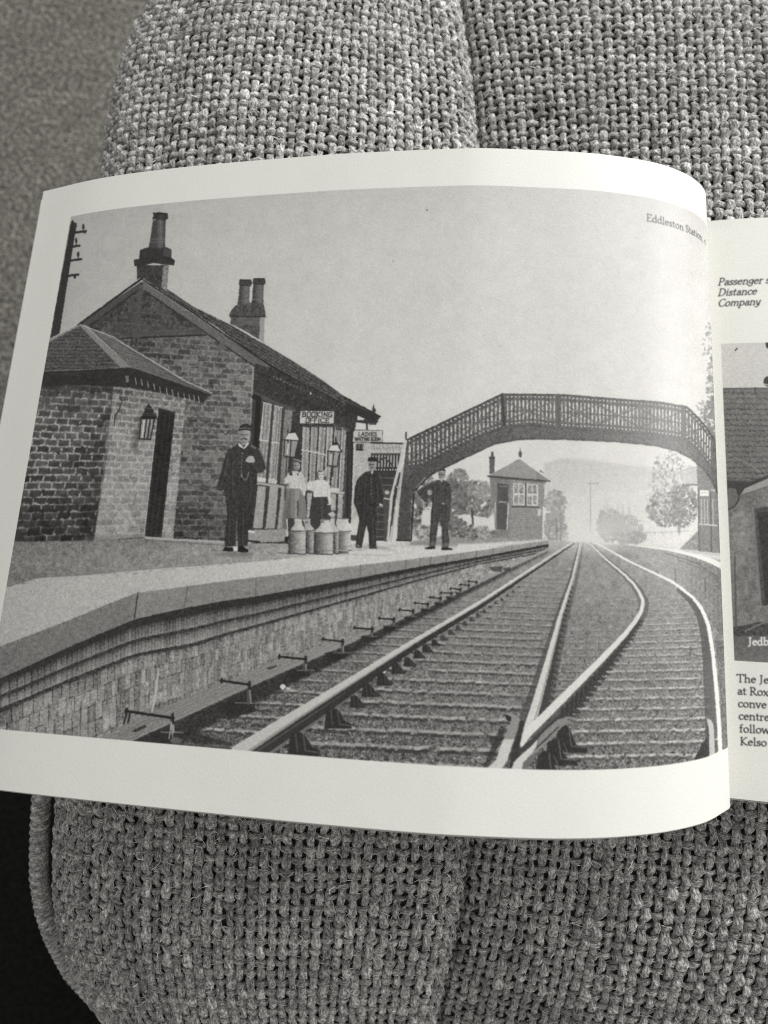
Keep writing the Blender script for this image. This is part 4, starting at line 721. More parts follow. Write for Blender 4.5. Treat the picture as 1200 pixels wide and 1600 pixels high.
def house_plate():
    """the photograph on the right-hand page"""
    pl = Plate(1100, 420, 1460, 1190, 2.0, 5); L = pl.line; Pg = pl.poly; R = np.random.default_rng(3)
    Pg([(1100, 400), (1500, 400), (1500, 640), (1100, 640)], lambda x, y, N: 180+3*N[4]+3*N[2])
    q = lambda P: zz(1080, 500, 4.444, P)
    L(q([(305, 212), (318, 198)]), 2, 50); Pg(q([(515, 150), (560, 150), (560, 215), (520, 190)]), lambda x, y, N: 40); pl.ell(1200, 596, 7, 8, 52); L([(1193, 600), (1202, 602)], 2, 150)
    def roof(x, y, N):
        r = (y-607-.004*(x-1128))/8.3+.12*N[4]; f = r-np.floor(r)
        return 102-30*(f > .78)+7*N[2]+6*N[1]+10*(hsh(np.floor(x/9+.5*np.floor(r)), np.floor(r))-.5)-.03*(y-607)
    Pg([(1100, 607), (1500, 604), (1500, 752), (1200, 744), (1172, 752), (1100, 750)], roof)
    L([(1100, 607.5), (1500, 604.5)], 2.4, 82); pl.ell(1180, 606.5, 2, 1.6, 60); L([(1180, 608), (1182, 618)], 3, 72, .7); L(q([(260, 930), (400, 1000), (490, 1065)]), 1.4, 132, .7); pl.ell(1190.5, 739, 1.6, 1.6, 50)
    Pg([(1100, 747), (1170, 752), (1210, 742), (1500, 742), (1500, 1040), (1100, 1040)], lambda x, y, N: 104+6*N[4]+4*N[2]+5*N[10])
    Pg([(1100, 748), (1172, 752), (1205, 742), (1205, 752), (1160, 772), (1100, 778)], lambda x, y, N: 54+4*N[2], .95, 1.5)
    Pg(q([(345, 1212), (370, 1170), (533, 1100), (700, 1040), (700, 1080), (533, 1150), (400, 1195)]), lambda x, y, N: 138+4*N[2]); L(q([(355, 1165), (530, 1080)]), 1.6, 48)
    Pg([(1138, 762), (1150, 764), (1154, 780), (1147, 790), (1136, 796)], lambda x, y, N: 92+4*N[2]); L([(1136, 797), (1148, 791), (1154, 782), (1155, 770)], 2, 48)
    Pg([(1177, 794), (1200, 792), (1260, 792), (1260, 940), (1196, 946), (1190, 946), (1180, 850)], lambda x, y, N: 66+6*N[4]); Pg([(1183, 800), (1260, 798), (1260, 940), (1196, 942)], lambda x, y, N: 48+5*N[4])
    L([(1177, 794), (1183, 870), (1189, 946)], 3, 118, .6)
    Pg([(1142, 800), (1170, 800), (1176, 870), (1146, 900)], lambda x, y, N: 122+7*N[10]+5*N[4], .7, 3)
    Pg([(1100, 984), (1160, 978), (1185, 972), (1500, 968), (1500, 996), (1100, 996)], lambda x, y, N: 60+9*N[4]+5*N[2]); L([(1165, 986), (1185, 976), (1200, 972)], 3, 118, .7); L([(1148, 870), (1150, 980)], 3, 66, .7)
    Pg([(1100, 994), (1500, 990), (1500, 1050), (1100, 1050)], lambda x, y, N: 88+5*N[4]+4*N[2]+.3*(y-1000))
    pl.a = .4*pl.a+.6*blur(pl.a, 1.0)+8; pl.a += 2.4*pl.N[1]
    return pl
# ---------------------------------------------------------------- materials
def mat_yarn():
    n = NT('grey_melange_yarn')
    al = n.n('ShaderNodeAttribute', attribute_name='along').outputs['Fac']; ar = n.n('ShaderNodeAttribute', attribute_name='around').outputs['Fac']; to = n.n('ShaderNodeAttribute', attribute_name='tone').outputs['Fac']
    tw = n.math('ADD', n.math('MULTIPLY', al, 0.55), n.math('MULTIPLY', ar, 1.0))
    cx = n.n('ShaderNodeCombineXYZ'); n.l(n.math('MULTIPLY', tw, .95), cx.inputs[0]); n.l(n.math('MULTIPLY', n.math('SUBTRACT', al, ar), .42), cx.inputs[1]); n.l(to, cx.inputs[2])
    f1 = n.n('ShaderNodeTexNoise', i_Scale=1.9, i_Detail=3.0, i_Roughness=.65); n.l(cx.outputs[0], f1.inputs['Vector'])
    geo = n.n('ShaderNodeTexCoord')
    f2 = n.n('ShaderNodeTexNoise', i_Scale=900.0, i_Detail=2.0); n.l(geo.outputs['Object'], f2.inputs['Vector'])
    f3 = n.n('ShaderNodeTexNoise', i_Scale=2600.0, i_Detail=1.0); n.l(geo.outputs['Object'], f3.inputs['Vector'])
    c = n.ramp(f1.outputs[0], [(.29, (.09, .088, .085)), (.42, (.30, .295, .284)), (.53, (.61, .60, .578)), (.68, (1.0, .985, .95))])
    v = n.math('MULTIPLY', n.math('ADD', n.math('MULTIPLY', to, 1.0), .53), n.math('ADD', n.math('MULTIPLY', f2.outputs[0], 2.0), -.02))
    cv = n.n('ShaderNodeCombineXYZ'); [n.l(v, cv.inputs[k]) for k in range(3)]
    col = n.mix('MULTIPLY', 1.0, c, cv.outputs[0])
    n.l(col, n.b.inputs['Base Color']); n.b.inputs['Roughness'].default_value = .92; n.b.inputs['Specular IOR Level'].default_value = .2
    n.b.inputs['Sheen Weight'].default_value = .25; n.b.inputs['Sheen Roughness'].default_value = .5
    h = n.math('ADD', n.math('ADD', f1.outputs[0], n.math('MULTIPLY', f2.outputs[0], .5)), n.math('MULTIPLY', f3.outputs[0], .4))
    n.bump(h, 1.0, .0011)
    return n.m
def mat_plain(name, col, rough=.9, noise=None, bump=None, spec=.3):
    n = NT(name); n.b.inputs['Roughness'].default_value = rough; n.b.inputs['Specular IOR Level'].default_value = spec
    if noise:
        tc = n.n('ShaderNodeTexCoord'); t = n.n('ShaderNodeTexNoise', i_Scale=noise[0], i_Detail=5.0, i_Roughness=.65); n.l(tc.outputs['Object'], t.inputs['Vector'])
        c = n.ramp(t.outputs[0], [(.3, tuple(k*noise[1] for k in col)), (.7, tuple(k*noise[2] for k in col))]); n.l(c, n.b.inputs['Base Color'])
        if bump: n.bump(t.outputs[0], bump[0], bump[1])
    else: n.b.inputs['Base Color'].default_value = (*col, 1)
    return n.m
def mat_carpet():
    n = NT('grey_carpet'); tc = n.n('ShaderNodeTexCoord')
    a = n.n('ShaderNodeTexNoise', i_Scale=190.0, i_Detail=4.0, i_Roughness=.7); b = n.n('ShaderNodeTexVoronoi', i_Scale=330.0); g = n.n('ShaderNodeTexNoise', i_Scale=26.0, i_Detail=3.0)
    for q in (a, b, g): n.l(tc.outputs['Object'], q.inputs['Vector'])
    c = n.ramp(a.outputs[0], [(.30, (.052, .050, .043)), (.5, (.185, .180, .158)), (.68, (.40, .39, .35))])
    c = n.mix('MULTIPLY', .55, c, n.ramp(g.outputs[0], [(.3, (.62, .61, .60)), (.7, (1, 1, 1))]))
    n.l(c, n.b.inputs['Base Color']); n.b.inputs['Roughness'].default_value = 1.0; n.b.inputs['Specular IOR Level'].default_value = .05
    n.bump(n.math('ADD', a.outputs[0], n.math('MULTIPLY', b.outputs[0], .6)), .9, .004)
    return n.m
def mat_page(name, img):
    n = NT(name)
    uv = n.n('ShaderNodeUVMap', uv_map='page_uv')
    t = n.n('ShaderNodeTexImage', interpolation='Cubic', extension='EXTEND'); t.image = img; n.l(uv.outputs[0], t.inputs[0])
    tc = n.n('ShaderNodeTexCoord'); f = n.n('ShaderNodeTexNoise', i_Scale=1500.0, i_Detail=2.0); g = n.n('ShaderNodeTexNoise', i_Scale=90.0, i_Detail=3.0)
    n.l(tc.outputs['Object'], f.inputs['Vector']); n.l(tc.outputs['Object'], g.inputs['Vector'])
    c = n.mix('MULTIPLY', .5, t.outputs[0], n.ramp(g.outputs[0], [(.3, (.955, .955, .95)), (.7, (1, 1, 1))]))
    c = n.mix('MULTIPLY', .5, c, n.ramp(f.outputs[0], [(.3, (.93, .93, .925)), (.7, (1, 1, 1))]))
    n.l(c, n.b.inputs['Base Color'])
    bw = n.n('ShaderNodeRGBToBW'); n.l(t.outputs[0], bw.inputs[0])
    n.l(n.math('ADD', n.math('MULTIPLY', bw.outputs[0], .12), .34), n.b.inputs['Roughness'])     # ink lies a little glossier than bare paper
    n.b.inputs['Specular IOR Level'].default_value = .32
    n.bump(n.math('ADD', f.outputs[0], n.math('MULTIPLY', g.outputs[0], 1.2)), .25, .00012)
    return n.m
YARN = mat_yarn()
BACKING = mat_plain('dark_backing_cloth', (.06, .058, .055), 1.0, (400, .6, 1.3))
PAPER = mat_plain('plain_paper', (.74, .73, .68), .6, (300, .95, 1.03))
COVER = mat_plain('cover_card', (.62, .61, .57), .4, (120, .95, 1.03))

# ---------------------------------------------------------------- floor
V = np.array([(-6, -6, 0), (6, -6, 0), (6, 6, 0), (-6, 6, 0)], float)
tag(mesh_obj('floor', V, [(0, 1, 2, 3)], mat_carpet()), 'grey flecked carpet floor far below the sofa', None, None, 'structure')

# ---------------------------------------------------------------- sofa seat: two stuffed panels meeting at a seam, clad in chunky plain weave
Z0 = CZ-.2545
XE0, XS0, RL = -.1285, .031, .034
yk = np.array([-.30, -.18, -.150, -.128, -.110, -.097, -.083, -.068, -.050, .05, .15, .20, .225, .25, .27, .285, .30, .32, .40])
xe_k = np.array([.10, -.068, -.094, -.1055, -.1105, -.1125, -.113, -.112, -.111, -.115, -.1280, -.1305, -.1315, -.1310, -.1270, -.119, -.103, -.05, .06])
XE = lambda y: np.interp(y, yk, xe_k)
ys_k = np.array([-.30, -.11, -.09, -.068, -.047, .05, .21, .235, .258, .278, .40]); xs_k = np.array([.024, .0325, .0340, .0352, .036, .036, .0298, .0268, .0235, .020, .0])
XS = lambda y: np.interp(y, ys_k, xs_k)
# profile across the seat (x, drop), from deep down the left flank to far right
a = np.linspace(rad(90), 0, 16)
prof = [(XE0, -.13), (XE0, -.09), (XE0, -.06)]+[(XE0+RL-RL*math.sin(k), -RL*(1-math.cos(k))) for k in a]
prof += [(-.088, .0035), (-.075, .0062), (-.060, .0078), (-.040, .0076), (-.018, .0056), (-.002, .0030), (.010, .0006)]
g = .0150
prof += [(XS0-g+g*math.sin(k), .0006-g*(1-math.cos(k))) for k in np.linspace(rad(14), rad(84), 8)]
nl = len(prof)
prof += [(XS0+.0012, -.0155), (XS0+.003, -.0118), (XS0+.006, -.0096), (XS0+.012, -.0078), (XS0+.03, -.0050), (XS0+.06, -.0012), (.13, .0040), (.19, .0078), (.33, .0085), (.45, .004)]
prof = np.array(prof)
def smooth_curve(P, n):
    d = np.r_[0, np.cumsum(np.hypot(*np.diff(P, axis=0).T))]; k = np.linspace(0, d[-1], n)
    q = np.c_[np.interp(k, d, P[:, 0]), np.interp(k, d, P[:, 1])]
    return k, q
sL, qL = smooth_curve(prof[:nl], 900); sR, qR = smooth_curve(prof[nl:], 900)
def seat(side, s, y):
    """panel point at arc length s across and y along (arrays broadcast)"""
    S_, Q_ = (sL, qL) if side == 0 else (sR, qR)
    x = np.interp(s, S_, Q_[:, 0]); z = np.interp(s, S_, Q_[:, 1])
    wl = np.clip((.02-x)/(.02-XE0), 0, 1)**1.5; ws = np.exp(-((x-XS0)/.05)**2)
    x = x+wl*(XE(y)-XE0)+ws*(XS(y)-XS0)
    z = z+Z0
    z = z-3.5*np.clip(-.005-y, 0, None)**2*(1+0*x)                      # front of the seat rolls down
    z = z-1.2*np.clip(y-.27, 0, None)**2-4*np.clip(y-.31, 0, None)**2
    z = z+.0022*np.sin(y*23+1.0)*np.exp(-((x-.0)/.06)**2)+.0012*np.sin(x*41+y*17)
    return np.stack(np.broadcast_arrays(x, y+0*x, z), -1)
PU, PV = .0038, .0040
Y0, Y1 = -.19, .345
def hidden(P):
    """under the middle of the book, where nobody looks"""
    return (P[..., 0] > -.085) & (P[..., 0] < .30) & (P[..., 1] > -.012) & (P[..., 1] < .148) & (P[..., 2] > Z0-.03)
rg = np.random.default_rng(21)
def weave(side):
    S1 = (sL if side == 0 else sR)[-1]
    nu = int(S1/PU); nv = int((Y1-Y0)/PV)
    su = (np.arange(nu)+.5)*S1/nu; vy = Y0+(np.arange(nv)+.5)*(Y1-Y0)/nv
    Vs, Fs, At = [], [], [[], [], []]; base = 0
    ang = np.linspace(rad(-112), rad(112), 7); ca, sa = np.cos(ang), np.sin(ang); ca = np.sign(ca)*np.abs(ca)**.62
    hj = rg.normal(0, 1, (nu+2, nv+2)); tj = np.clip(rg.normal(.5, .26, (nu+2, nv+2)), 0, 1)
    def run(kind, i):
        nonlocal base
        SEG = 4
        n = (nv if kind == 0 else nu)
        t = np.arange(n*SEG+1)/SEG-.5+ .0                       # in crossings, integer = crossing
        ci = np.clip(np.round(t).astype(int), 0, n-1)
        wob = np.interp(t, np.arange(n), rg.normal(0, 1, n))
        thick = np.interp(t, np.arange(n), 1+.13*rg.normal(0, 1, n))*(1+.10*rg.normal())
        par = np.where((ci+i) % 2 == 0, 1, -1)*(1 if kind == 0 else -1)
        ph = np.cos(np.pi*(t+i))*(1 if kind == 0 else -1)       # +1 on top at its own crossings
        lift = np.sign(ph)*np.abs(ph)**(.45 if kind == 0 else 1.1)+(.16 if kind == 0 else -.16)
        hh = (hj[i, ci] if kind == 0 else hj[ci, i])
        if kind == 0:
            y = Y0+(t+.5)*PV*(Y1-Y0)/(nv*PV); s = np.full_like(y, su[i])+wob*.00030
            rw = .00131*thick*(1+.10*ph); rh = .00080*thick; A = .00092
        else:
            s = np.clip((t+.5)*S1/nu, 0, S1); y = np.full_like(s, vy[i])+wob*.00022
            rw = .00102*thick*(1+.20*ph); rh = .00072*thick; A = .00086
        P = seat(side, s, y); e = 2e-4
        Tu = seat(side, np.clip(s+e, 0, S1), y)-seat(side, np.clip(s-e, 0, S1), y); Tv = seat(side, s, y+e)-seat(side, s, y-e)
        Tu /= np.linalg.norm(Tu, axis=1)[:, None]+1e-12; Tv /= np.linalg.norm(Tv, axis=1)[:, None]+1e-12
        N = np.cross(Tu, Tv); N /= np.linalg.norm(N, axis=1)[:, None]+1e-12
        W = Tu if kind == 0 else -Tv
        hid = hidden(P)
        P = P+N*(A*lift+.00014*hh)[:, None]
        lump = 1+.12*rg.normal(0, 1, (len(t), 7))
        ring = P[:, None]+W[:, None]*(sa[None]*rw[:, None]*lump)[..., None]+N[:, None]*(ca[None]*rh[:, None]*lump)[..., None]
        m = len(t)
        keep = ~(hid[:-1] & hid[1:])
        F = grid_faces(m, 7).reshape(m-1, 6, 4)[keep].reshape(-1, 4)
        Vs.append(ring.reshape(-1, 3)); Fs.append(F[:, ::-1]+base if kind == 0 else F[:, ::-1]+base); base += m*7
        At[0].append(np.repeat(t*(2.6 if kind == 0 else 2.8)+i*37.7+kind*911, 7)); At[1].append(np.tile(ang*1.1, m))
        tone = np.interp(t, np.arange(n), (tj[i, :n] if kind == 0 else tj[:n, i]))*.75+.25*rg.random()
        At[2].append(np.repeat(tone, 7))
        # loose fibres lying along the yarn
        ok = np.where((ph > -.1) & ~hid)[0]
        if len(ok) == 0: return
        pick = rg.choice(ok, int(len(ok)*.45)); nf = len(pick)
        T = Tv if kind == 0 else Tu
        aa = rg.uniform(-1.25, 1.25, nf); o0 = P[pick]+W[pick]*(np.sin(aa)*rw[pick]*1.04)[:, None]+N[pick]*(np.cos(aa)*rh[pick]*1.06)[:, None]
        lean = rg.normal(0, .5, nf); dr = T[pick]*np.cos(lean)[:, None]+W[pick]*np.sin(lean)[:, None]; sd = np.cross(N[pick], dr)
        ln = rg.uniform(.0006, .0019, nf); wd = rg.uniform(.00005, .00012, nf); kk = rg.normal(0, .35, nf)
        pts = []
        for q in (-1, 0, 1):
            c = o0+dr*(ln*q)[:, None]+sd*(kk*ln*q*q)[:, None]+N[pick]*(.00012-.00045*q*q*rg.uniform(-.35, 1.0, nf))[:, None]
            pts += [c-sd*wd[:, None], c+sd*wd[:, None]]
        Vs.append(np.stack(pts, 1).reshape(-1, 3)); b0 = base+np.arange(nf)[:, None]*6
        Fs.append(np.concatenate([b0+np.array([[0, 2, 3, 1]]), b0+np.array([[2, 4, 5, 3]])])); base += nf*6
        At[0].append(np.repeat(rg.uniform(0, 5000, nf), 6)); At[1].append(np.repeat(rg.uniform(0, 50, nf), 6)); At[2].append(np.repeat(rg.uniform(.5, 1.3, nf), 6))
    for i in range(nu): run(0, i)
    for j in range(nv): run(1, j)
    V = np.concatenate(Vs); F = np.concatenate(Fs)
    used = np.zeros(len(V), bool); used[F.ravel()] = True; idx = np.cumsum(used)-1
    return V[used], idx[F], [np.concatenate(q)[used] for q in At]
sofa = empty('sofa', (0, .08, 0))
tag(sofa, 'light grey chunky woven sofa seat that carries the open book', 'sofa')
for side, lab in ((0, 'left seat panel with rounded outer edge'), (1, 'right seat panel beyond the seam')):
    S1 = (sL if side == 0 else sR)[-1]
    us = np.linspace(0, S1, 130); yv = np.linspace(Y0-.01, Y1+.01, 110)
    G = seat(side, us[:, None], yv[None])
    e = 3e-4; Tu = seat(side, np.clip(us+e, 0, S1)[:, None], yv[None])-seat(side, np.clip(us-e, 0, S1)[:, None], yv[None]); Tv = seat(side, us[:, None], yv[None]+e)-seat(side, us[:, None], yv[None]-e)
    N = np.cross(Tu, Tv); N /= np.linalg.norm(N, axis=2)[..., None]+1e-12
    p = mesh_obj('seat_panel', (G-N*.0012).reshape(-1, 3), grid_faces(130, 110), BACKING, sofa); p['label'] = lab
    V, F, A = weave(side)
    y = mesh_obj('woven_yarn', V, F, YARN, p); tag(y, kind='stuff')
    for nm, d in zip(('along', 'around', 'tone'), A): attr(y.data, nm, d)
# piping down the rounded left edge, and the upholstered body under the seat
def tube(path, r, k=10, rib=0.0, pitch=.0034):
    path = np.asarray(path, float); d = np.gradient(path, axis=0); d /= np.linalg.norm(d, axis=1)[:, None]
    up = np.array([0, 0, 1.]); s = np.cross(d, up); s /= np.linalg.norm(s, axis=1)[:, None]; n = np.cross(s, d)
    L = np.r_[0, np.cumsum(np.linalg.norm(np.diff(path, axis=0), axis=1))]
    a = np.linspace(0, 2*np.pi, k+1)[:-1]; rr = r*(1+rib*np.abs(np.sin(np.pi*L/pitch)))
    V = path[:, None]+s[:, None]*(np.cos(a)[None]*rr[:, None])[..., None]+n[:, None]*(np.sin(a)[None]*rr[:, None])[..., None]
    m = len(path); i = np.arange(m-1)[:, None]*k; j = np.arange(k)[None]; j2 = (np.arange(k)[None]+1) % k
    return V.reshape(-1, 3), np.stack([i+j, i+j2, i+k+j2, i+k+j], -1).reshape(-1, 4), np.repeat(L, k), np.tile(a, m)
yy = np.linspace(-.175, .05, 520)
zz_ = Z0-.027-3.5*np.clip(-.005-yy, 0, None)**2
V, F, L_, a_ = tube(np.c_[XE(yy)-.0126, yy, zz_-.012], .0030, 12, .22)
pp = mesh_obj('piping', V, F, YARN, sofa); attr(pp.data, 'along', a_*1.3); attr(pp.data, 'around', L_*900); attr(pp.data, 'tone', .55+.2*np.sin(L_*1600))
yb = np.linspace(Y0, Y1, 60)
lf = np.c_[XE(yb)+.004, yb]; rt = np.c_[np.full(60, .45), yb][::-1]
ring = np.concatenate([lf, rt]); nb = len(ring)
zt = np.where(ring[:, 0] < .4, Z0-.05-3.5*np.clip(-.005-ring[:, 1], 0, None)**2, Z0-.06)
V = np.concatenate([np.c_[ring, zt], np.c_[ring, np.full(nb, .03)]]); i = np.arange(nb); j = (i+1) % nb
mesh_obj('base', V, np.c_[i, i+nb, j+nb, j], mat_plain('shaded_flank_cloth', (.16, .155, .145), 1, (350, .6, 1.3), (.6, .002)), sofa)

# ---------------------------------------------------------------- book
def spline(P, n):
    """Catmull-Rom through P (k,3), n samples even in arc length of the first two columns"""
    P = np.asarray(P, float); Q = np.r_[[2*P[0]-P[1]], P, [2*P[-1]-P[-2]]]; out = []
    for k in range(len(P)-1):
        p0, p1, p2, p3 = Q[k:k+4]; t = np.linspace(0, 1, 24, endpoint=False)[:, None]
        out.append(.5*((2*p1)+(-p0+p2)*t+(2*p0-5*p1+4*p2-p3)*t**2+(-p0+3*p1-3*p2+p3)*t**3))
    C = np.concatenate(out+[P[-1:]]); d = np.r_[0, np.cumsum(np.hypot(*np.diff(C[:, :2], axis=0).T))]
    s = np.linspace(0, d[-1], n); return s, np.stack([np.interp(s, d, C[:, c]) for c in range(3)], 1)
PH = .200                                                      # page height
LEFT = np.array([(-128.6, -234.2, 162.4), (-103, -224.5, 162.6), (-71.1, -216, 162.7), (-27.7, -206.8, 162.7), (-7.1, -203.2, 162.7), (12.9, -200.3, 162.8), (24.7, -199.2, 163), (42.7, -199.1, 163.4), (56.9, -199.8, 164.1), (69.6, -202, 165.1), (81.1, -205.5, 166.4), (91.7, -211.2, 168), (99.2, -217.6, 169.7), (103.9, -223.2, 170.4), (106.2, -229, 170.8), (106.6, -234.5, 171), (105.6, -241.5, 171)])/1000
RIGHT = np.array([(105.8, -242.2, 171), (108.8, -240.6, 171), (113.2, -239.2, 171), (121.1, -237.1, 170.9), (131.8, -235.1, 170.9), (150, -232.4, 170.9), (180, -229.8, 171), (220, -228.8, 171), (270, -230.5, 171), (345, -236, 171)])/1000
LEFT[:, 1] += CZ; RIGHT[:, 1] += CZ
NS, NTT = 200, 24
sl_, cl = spline(LEFT, NS); sr_, cr = spline(RIGHT, NS)
def page_pt(s, t, S_, C_):
    return np.stack(np.broadcast_arrays(np.interp(s, S_, C_[:, 0]), np.interp(s, S_, C_[:, 2])-t, np.interp(s, S_, C_[:, 1])), -1)
def sheet(name, S_, C_, mat, parent, uv=False, thick=.00013):
    t = np.linspace(0, PH, NTT)
    P = page_pt(S_[:, None], t[None], S_, C_)
    n = len(S_)*NTT; top = P.reshape(-1, 3)
    T = np.gradient(P, axis=0); T /= np.linalg.norm(T, axis=2)[..., None]; Nn = np.cross(T, np.array([0, 1., 0])[None, None]); under = (P-Nn*thick).reshape(-1, 3)
    gf = grid_faces(len(S_), NTT)
    ij = np.arange(n).reshape(len(S_), NTT); loop = np.concatenate([ij[:, 0], ij[-1, 1:], ij[-2::-1, -1], ij[0, -2:0:-1]]); nx = np.roll(loop, -1); k = len(loop)
    V_ = np.concatenate([top, under, top[loop], under[loop]]); r = np.arange(k); r2 = (r+1) % k
    o = mesh_obj(name, V_, np.concatenate([gf[:, ::-1], gf+n, np.c_[2*n+r, 2*n+r2, 2*n+k+r2, 2*n+k+r]]), mat, parent)
    if uv:
        l = o.data.uv_layers.new(name='page_uv'); idx = np.empty(len(o.data.loops), np.int32); o.data.loops.foreach_get('vertex_index', idx)
        U = np.repeat(S_/S_[-1], NTT); Vv = np.tile(1-t/PH, len(S_)); UV = np.c_[U, Vv]; UV = np.concatenate([UV, UV*0+np.array([[.5, .995]]), UV[loop], UV[loop]]); l.data.foreach_set('uv', UV[idx].astype(np.float32).ravel())
    return o
def lin(v): v = np.clip(v, 0, 255)/255; return np.where(v < .04045, v/12.92, ((v+.055)/1.055)**2.4)
def enc(v): v = np.clip(v, 0, 1); return np.where(v < .0031308, v*12.92, 1.055*v**(1/2.4)-.055)
PAPER_RGB = np.array([.81, .804, .762])
def page_image(name, S_, C_, W, H, plate, paper_seen, inside, uvtext=None):
    """lay the plate into the page's own u/v; outside the picture area the paper stays bare unless text was set there"""
    s = (np.arange(W)+.5)/W*S_[-1]; t = (1-(np.arange(H)+.5)/H)*PH
    P = page_pt(s[None], t[:, None], S_, C_)
    px, py = project(P)
    gx = np.clip((px-plate.x0)*plate.S-.5, 0, plate.w-1.01); gy = np.clip((py-plate.y0)*plate.S-.5, 0, plate.h-1.01)
    xi = gx.astype(int); yi = gy.astype(int); fx = gx-xi; fy = gy-yi; A = plate.a
    v = (A[yi, xi]*(1-fx)+A[yi, xi+1]*fx)*(1-fy)+(A[yi+1, xi]*(1-fx)+A[yi+1, xi+1]*fx)*fy
    rel = np.clip(lin(v)/lin(paper_seen(px)), .012, 1)
    m = inside(s[None], t[:, None])
    if plate.text is not None:
        T = plate.text; tv = (T[yi, xi]*(1-fx)+T[yi, xi+1]*fx)*(1-fy)+(T[yi+1, xi]*(1-fx)+T[yi+1, xi+1]*fx)*fy
    else: tv = 0 if uvtext is None else uvtext
    rel = 1+(rel-1)*m
    rel = rel*(1-np.clip(tv, 0, 1)*.955)
    if getattr(plate, 'white', None) is not None:
        T = plate.white; wv = (T[yi, xi]*(1-fx)+T[yi, xi+1]*fx)*(1-fy)+(T[yi+1, xi]*(1-fx)+T[yi+1, xi+1]*fx)*fy
        rel = rel+(0.95-rel)*wv
    ink = 1-rel
    rgb = PAPER_RGB[None, None]*(rel[..., None]*(1+ink[..., None]*np.array([.02, .0, .03])))
    out = np.ones((H, W, 4), np.float32); out[..., :3] = enc(rgb)
    im = bpy.data.images.new(name, W, H); im.pixels.foreach_set(out.ravel()); im.update(); im.pack()
    return im
def st_of(px, py, S_, C_, vis=None):
    """page (s, t) seen at a picture point (nearest on a fine lattice)"""
    s = np.linspace(0, S_[-1], 900); t = np.linspace(0, PH, 500)
    if vis is not None: s = s[(s > vis[0]) & (s < vis[1])]
    x, y = project(page_pt(s[:, None], t[None], S_, C_)); k = np.argmin((x-px)**2+(y-py)**2); return s[k//500], t[k % 500]
class TextLayer:
    """reuses the plate's line drawing for lettering kept apart from the picture"""
    def __init__(s, pl): s.pl = pl; s.a = np.zeros((pl.h, pl.w), np.float32)
    def line(s, P, w, tone, al=1.0):
        keep = s.pl.a; s.pl.a = s.a; s.pl.line(P, w, 1.0, al); s.pl.a = keep

book = empty('book', (.105, .07, Z0))
tag(book, 'open paperback book lying on the sofa with an old railway station photograph', 'book')
# left page
PL = station_plate(); PL.text = None
vis = (0, sl_[-1]*.93)
s0, t0 = st_of(112, 334, sl_, cl, vis); sA, tA = st_of(40, 745, sl_, cl, vis)
_, t1 = st_of(700, 291, sl_, cl, vis); _, tb = st_of(700, 1198, sl_, cl, vis)
s_in = .5*(s0+sA)
sE, tE = st_of(1010, 345, sl_, cl, vis); sN, tN = st_of(1099, 378, sl_, cl, vis)
base_t = .5*(tE+tN)
class UVText(Plate):
    def __init__(s, w, h): s.x0 = s.y0 = 0; s.S = 1.0; s.w, s.h = w, h; s.a = np.zeros((h, w), np.float32); s.N = {}
TXL = UVText(1900, 1440); ku, kv = 1900/sl_[-1], 1440/PH
k_ = (sN-sE)/8.72
lettering(TXL, 'Eddleston Station, c', lambda a, b: ((sE+a)*ku, (base_t-b*.74)*kv), k_, 1.0, (.085, .16))
TXL = blur(TXL.a, .6)[::-1]
edge = lambda d, q=.00012: np.clip(d/q+.5, 0, 1)
def in_left(s, t): return edge(s-s_in)*edge(t-t1)*edge(tb-t)*edge(sl_[-1]*.985-s)
im_l = page_image('station_print', sl_, cl, 1900, 1440, PL, lambda x: np.interp(x, [0, 300, 700, 1000, 1130], [198, 207, 228, 246, 238]), in_left, TXL)
lp = sheet('left_page', sl_, cl, mat_page('printed_left_page', im_l), book, True)
lp['label'] = 'left page printed with a black and white railway station photograph'
# right page
PR = house_plate(); tr = TextLayer(PR); tw = TextLayer(PR)
def at_px(x0, y0, slope, k=1.34):
    return lambda a, b: (x0+a*k+b*slope*-.2, y0+a*k*slope-b)
for txt, x, y in (('Passenger s', 1121.5, 446), ('Distance', 1121.5, 462.5), ('Company', 1121.5, 479)): lettering(tr, txt, at_px(x, y, -.045), 11.0, 0, (.10, .20), .2)
for txt, x, y in (('The Je', 1151, 1065.5), ('at Rox', 1152, 1085), ('conve', 1153, 1104.5), ('centre', 1154, 1124), ('follow', 1155.5, 1144), ('Kelso', 1156.5, 1164)): lettering(tr, txt, at_px(x, y, .05), 11.9, 0, (.10, .20))
lettering(tw, 'Jedb', at_px(1169, 1008, .0, 1.3), 11.5, 0, (.11, .2))
PR.text = blur(tr.a, .7); PR.white = blur(tw.a, .7)
q0, u0 = st_of(1137, 780, sr_, cr); _, u1 = st_of(1160, 536, sr_, cr); _, u2 = st_of(1170, 1033, sr_, cr)
im_r = page_image('house_print', sr_, cr, 1700, 1400, PR, lambda x: 214+0*x, lambda s, t: edge(s-q0)*edge(t-u1)*edge(u2-t)*edge(sr_[-1]-.02-s))
rp = sheet('right_page', sr_, cr, mat_page('printed_right_page', im_r), book, True)
rp['label'] = 'right page with text and the edge of a house photograph'
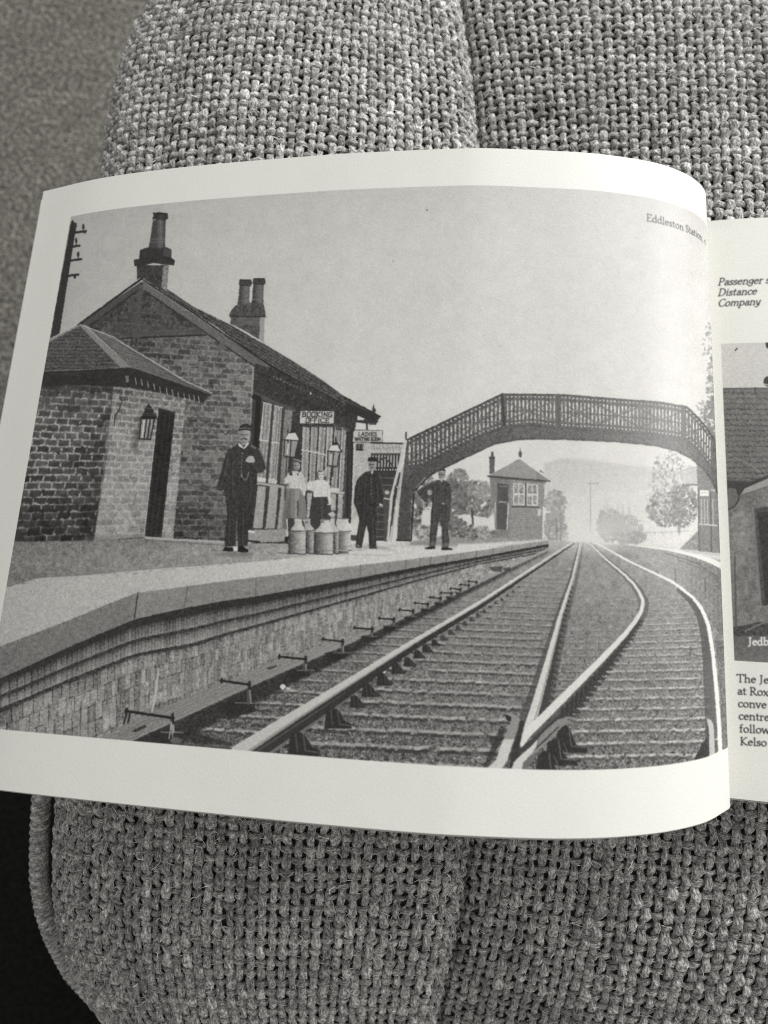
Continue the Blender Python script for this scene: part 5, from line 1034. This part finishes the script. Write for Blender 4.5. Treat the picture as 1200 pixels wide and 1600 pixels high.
# the leaves under each open page and the limp cover
def lower(C_, d, dx=0.0, sag=0.0):
    T = np.gradient(C_[:, :2], axis=0); T /= np.linalg.norm(T, axis=1)[:, None]; Nn = np.c_[T[:, 1], -T[:, 0]]; Nn[Nn[:, 1] > 0] *= -1
    k = np.linspace(0, 1, len(C_)); o = C_.copy(); o[:, :2] += Nn*(d*(1-.55*np.clip((k-.8)/.2, 0, 1)))[:, None]; o[:, 0] += dx*(1-k); o[:, 1] -= sag*(1-k)**2
    return o
for k, (d, dx, sag, dy) in enumerate(((.0007, -.0006, .0003, -.0004), (.0016, .0005, .001, -.0002), (.0026, -.0034, .0016, -.0008), (.0038, -.0003, .002, -.0012))):
    c2 = lower(cl, d, dx, sag); c2[:, 2] += dy; s2 = np.r_[0, np.cumsum(np.hypot(*np.diff(c2[:, :2], axis=0).T))]; sheet('leaf', s2, c2, PAPER, book)
for k, (d, dy) in enumerate(((.0006, -.0003), (.0013, -.0006))):
    c2 = cr.copy(); c2[:, 1] -= d; c2[:, 2] += dy; sheet('leaf', sr_, c2, PAPER, book)
xs_ = np.linspace(.112, .344, 50); zt_ = np.interp(xs_, cr[:, 0], cr[:, 1])-.0022
def block(name, x, zt, zb, y0, y1, mat):
    n = len(x); V = np.concatenate([np.c_[x, np.full(n, y0), zt], np.c_[x, np.full(n, y1), zt], np.c_[x, np.full(n, y0), zb], np.c_[x, np.full(n, y1), zb]])
    F = []
    for i in range(n-1): F += [(i, i+1, n+i+1, n+i), (2*n+i+1, 2*n+i, 3*n+i, 3*n+i+1), (i+1, i, 2*n+i, 2*n+i+1), (n+i, n+i+1, 3*n+i+1, 3*n+i)]
    F += [(0, n, 3*n, 2*n), (2*n-1, n-1, 3*n-1, 4*n-1)]
    return mesh_obj(name, V, F, mat, book, smooth=False)
block('page_block', xs_, zt_, np.full(50, CZ-.2462), -.0278, .1695, PAPER)
xc = np.linspace(-.118, .347, 60)
block('cover', xc, np.full(60, CZ-.2452)+.0004*np.sin(xc*40), np.full(60, CZ-.2464)+.0004*np.sin(xc*40), -.0272, .1692, COVER)
# ---------------------------------------------------------------- black slab added to darken the floor past the lower left of the seat
def dark_slab():
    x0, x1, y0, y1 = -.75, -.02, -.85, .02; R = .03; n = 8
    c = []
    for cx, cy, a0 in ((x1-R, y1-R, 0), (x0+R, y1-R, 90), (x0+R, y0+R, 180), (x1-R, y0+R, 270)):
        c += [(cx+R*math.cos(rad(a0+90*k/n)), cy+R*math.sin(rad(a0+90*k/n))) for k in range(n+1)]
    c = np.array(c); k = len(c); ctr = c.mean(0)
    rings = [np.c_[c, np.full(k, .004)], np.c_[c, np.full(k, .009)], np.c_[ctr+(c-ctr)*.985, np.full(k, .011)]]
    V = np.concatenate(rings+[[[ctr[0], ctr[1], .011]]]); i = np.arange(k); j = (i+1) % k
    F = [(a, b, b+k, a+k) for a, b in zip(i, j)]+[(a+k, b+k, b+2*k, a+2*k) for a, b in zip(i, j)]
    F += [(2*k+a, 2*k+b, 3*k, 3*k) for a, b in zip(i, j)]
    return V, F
V, F = dark_slab()
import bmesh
me = bpy.data.meshes.new('floor_darkener'); me.from_pydata([tuple(v) for v in V], [], [tuple(f[:3]) if f[2] == f[3] else tuple(int(q) for q in f) for f in F]); me.update()
me.materials.append(mat_plain('slab_black', (.016, .016, .014), 1.0, (260, .5, 1.5), (.8, .004), .05))
fm = bpy.data.objects.new('floor_darkener', me); COL.objects.link(fm); tag(fm, 'added black slab that darkens the floor past the lower left sofa edge', 'mat')  # not a real mat: added slab that darkens the floor
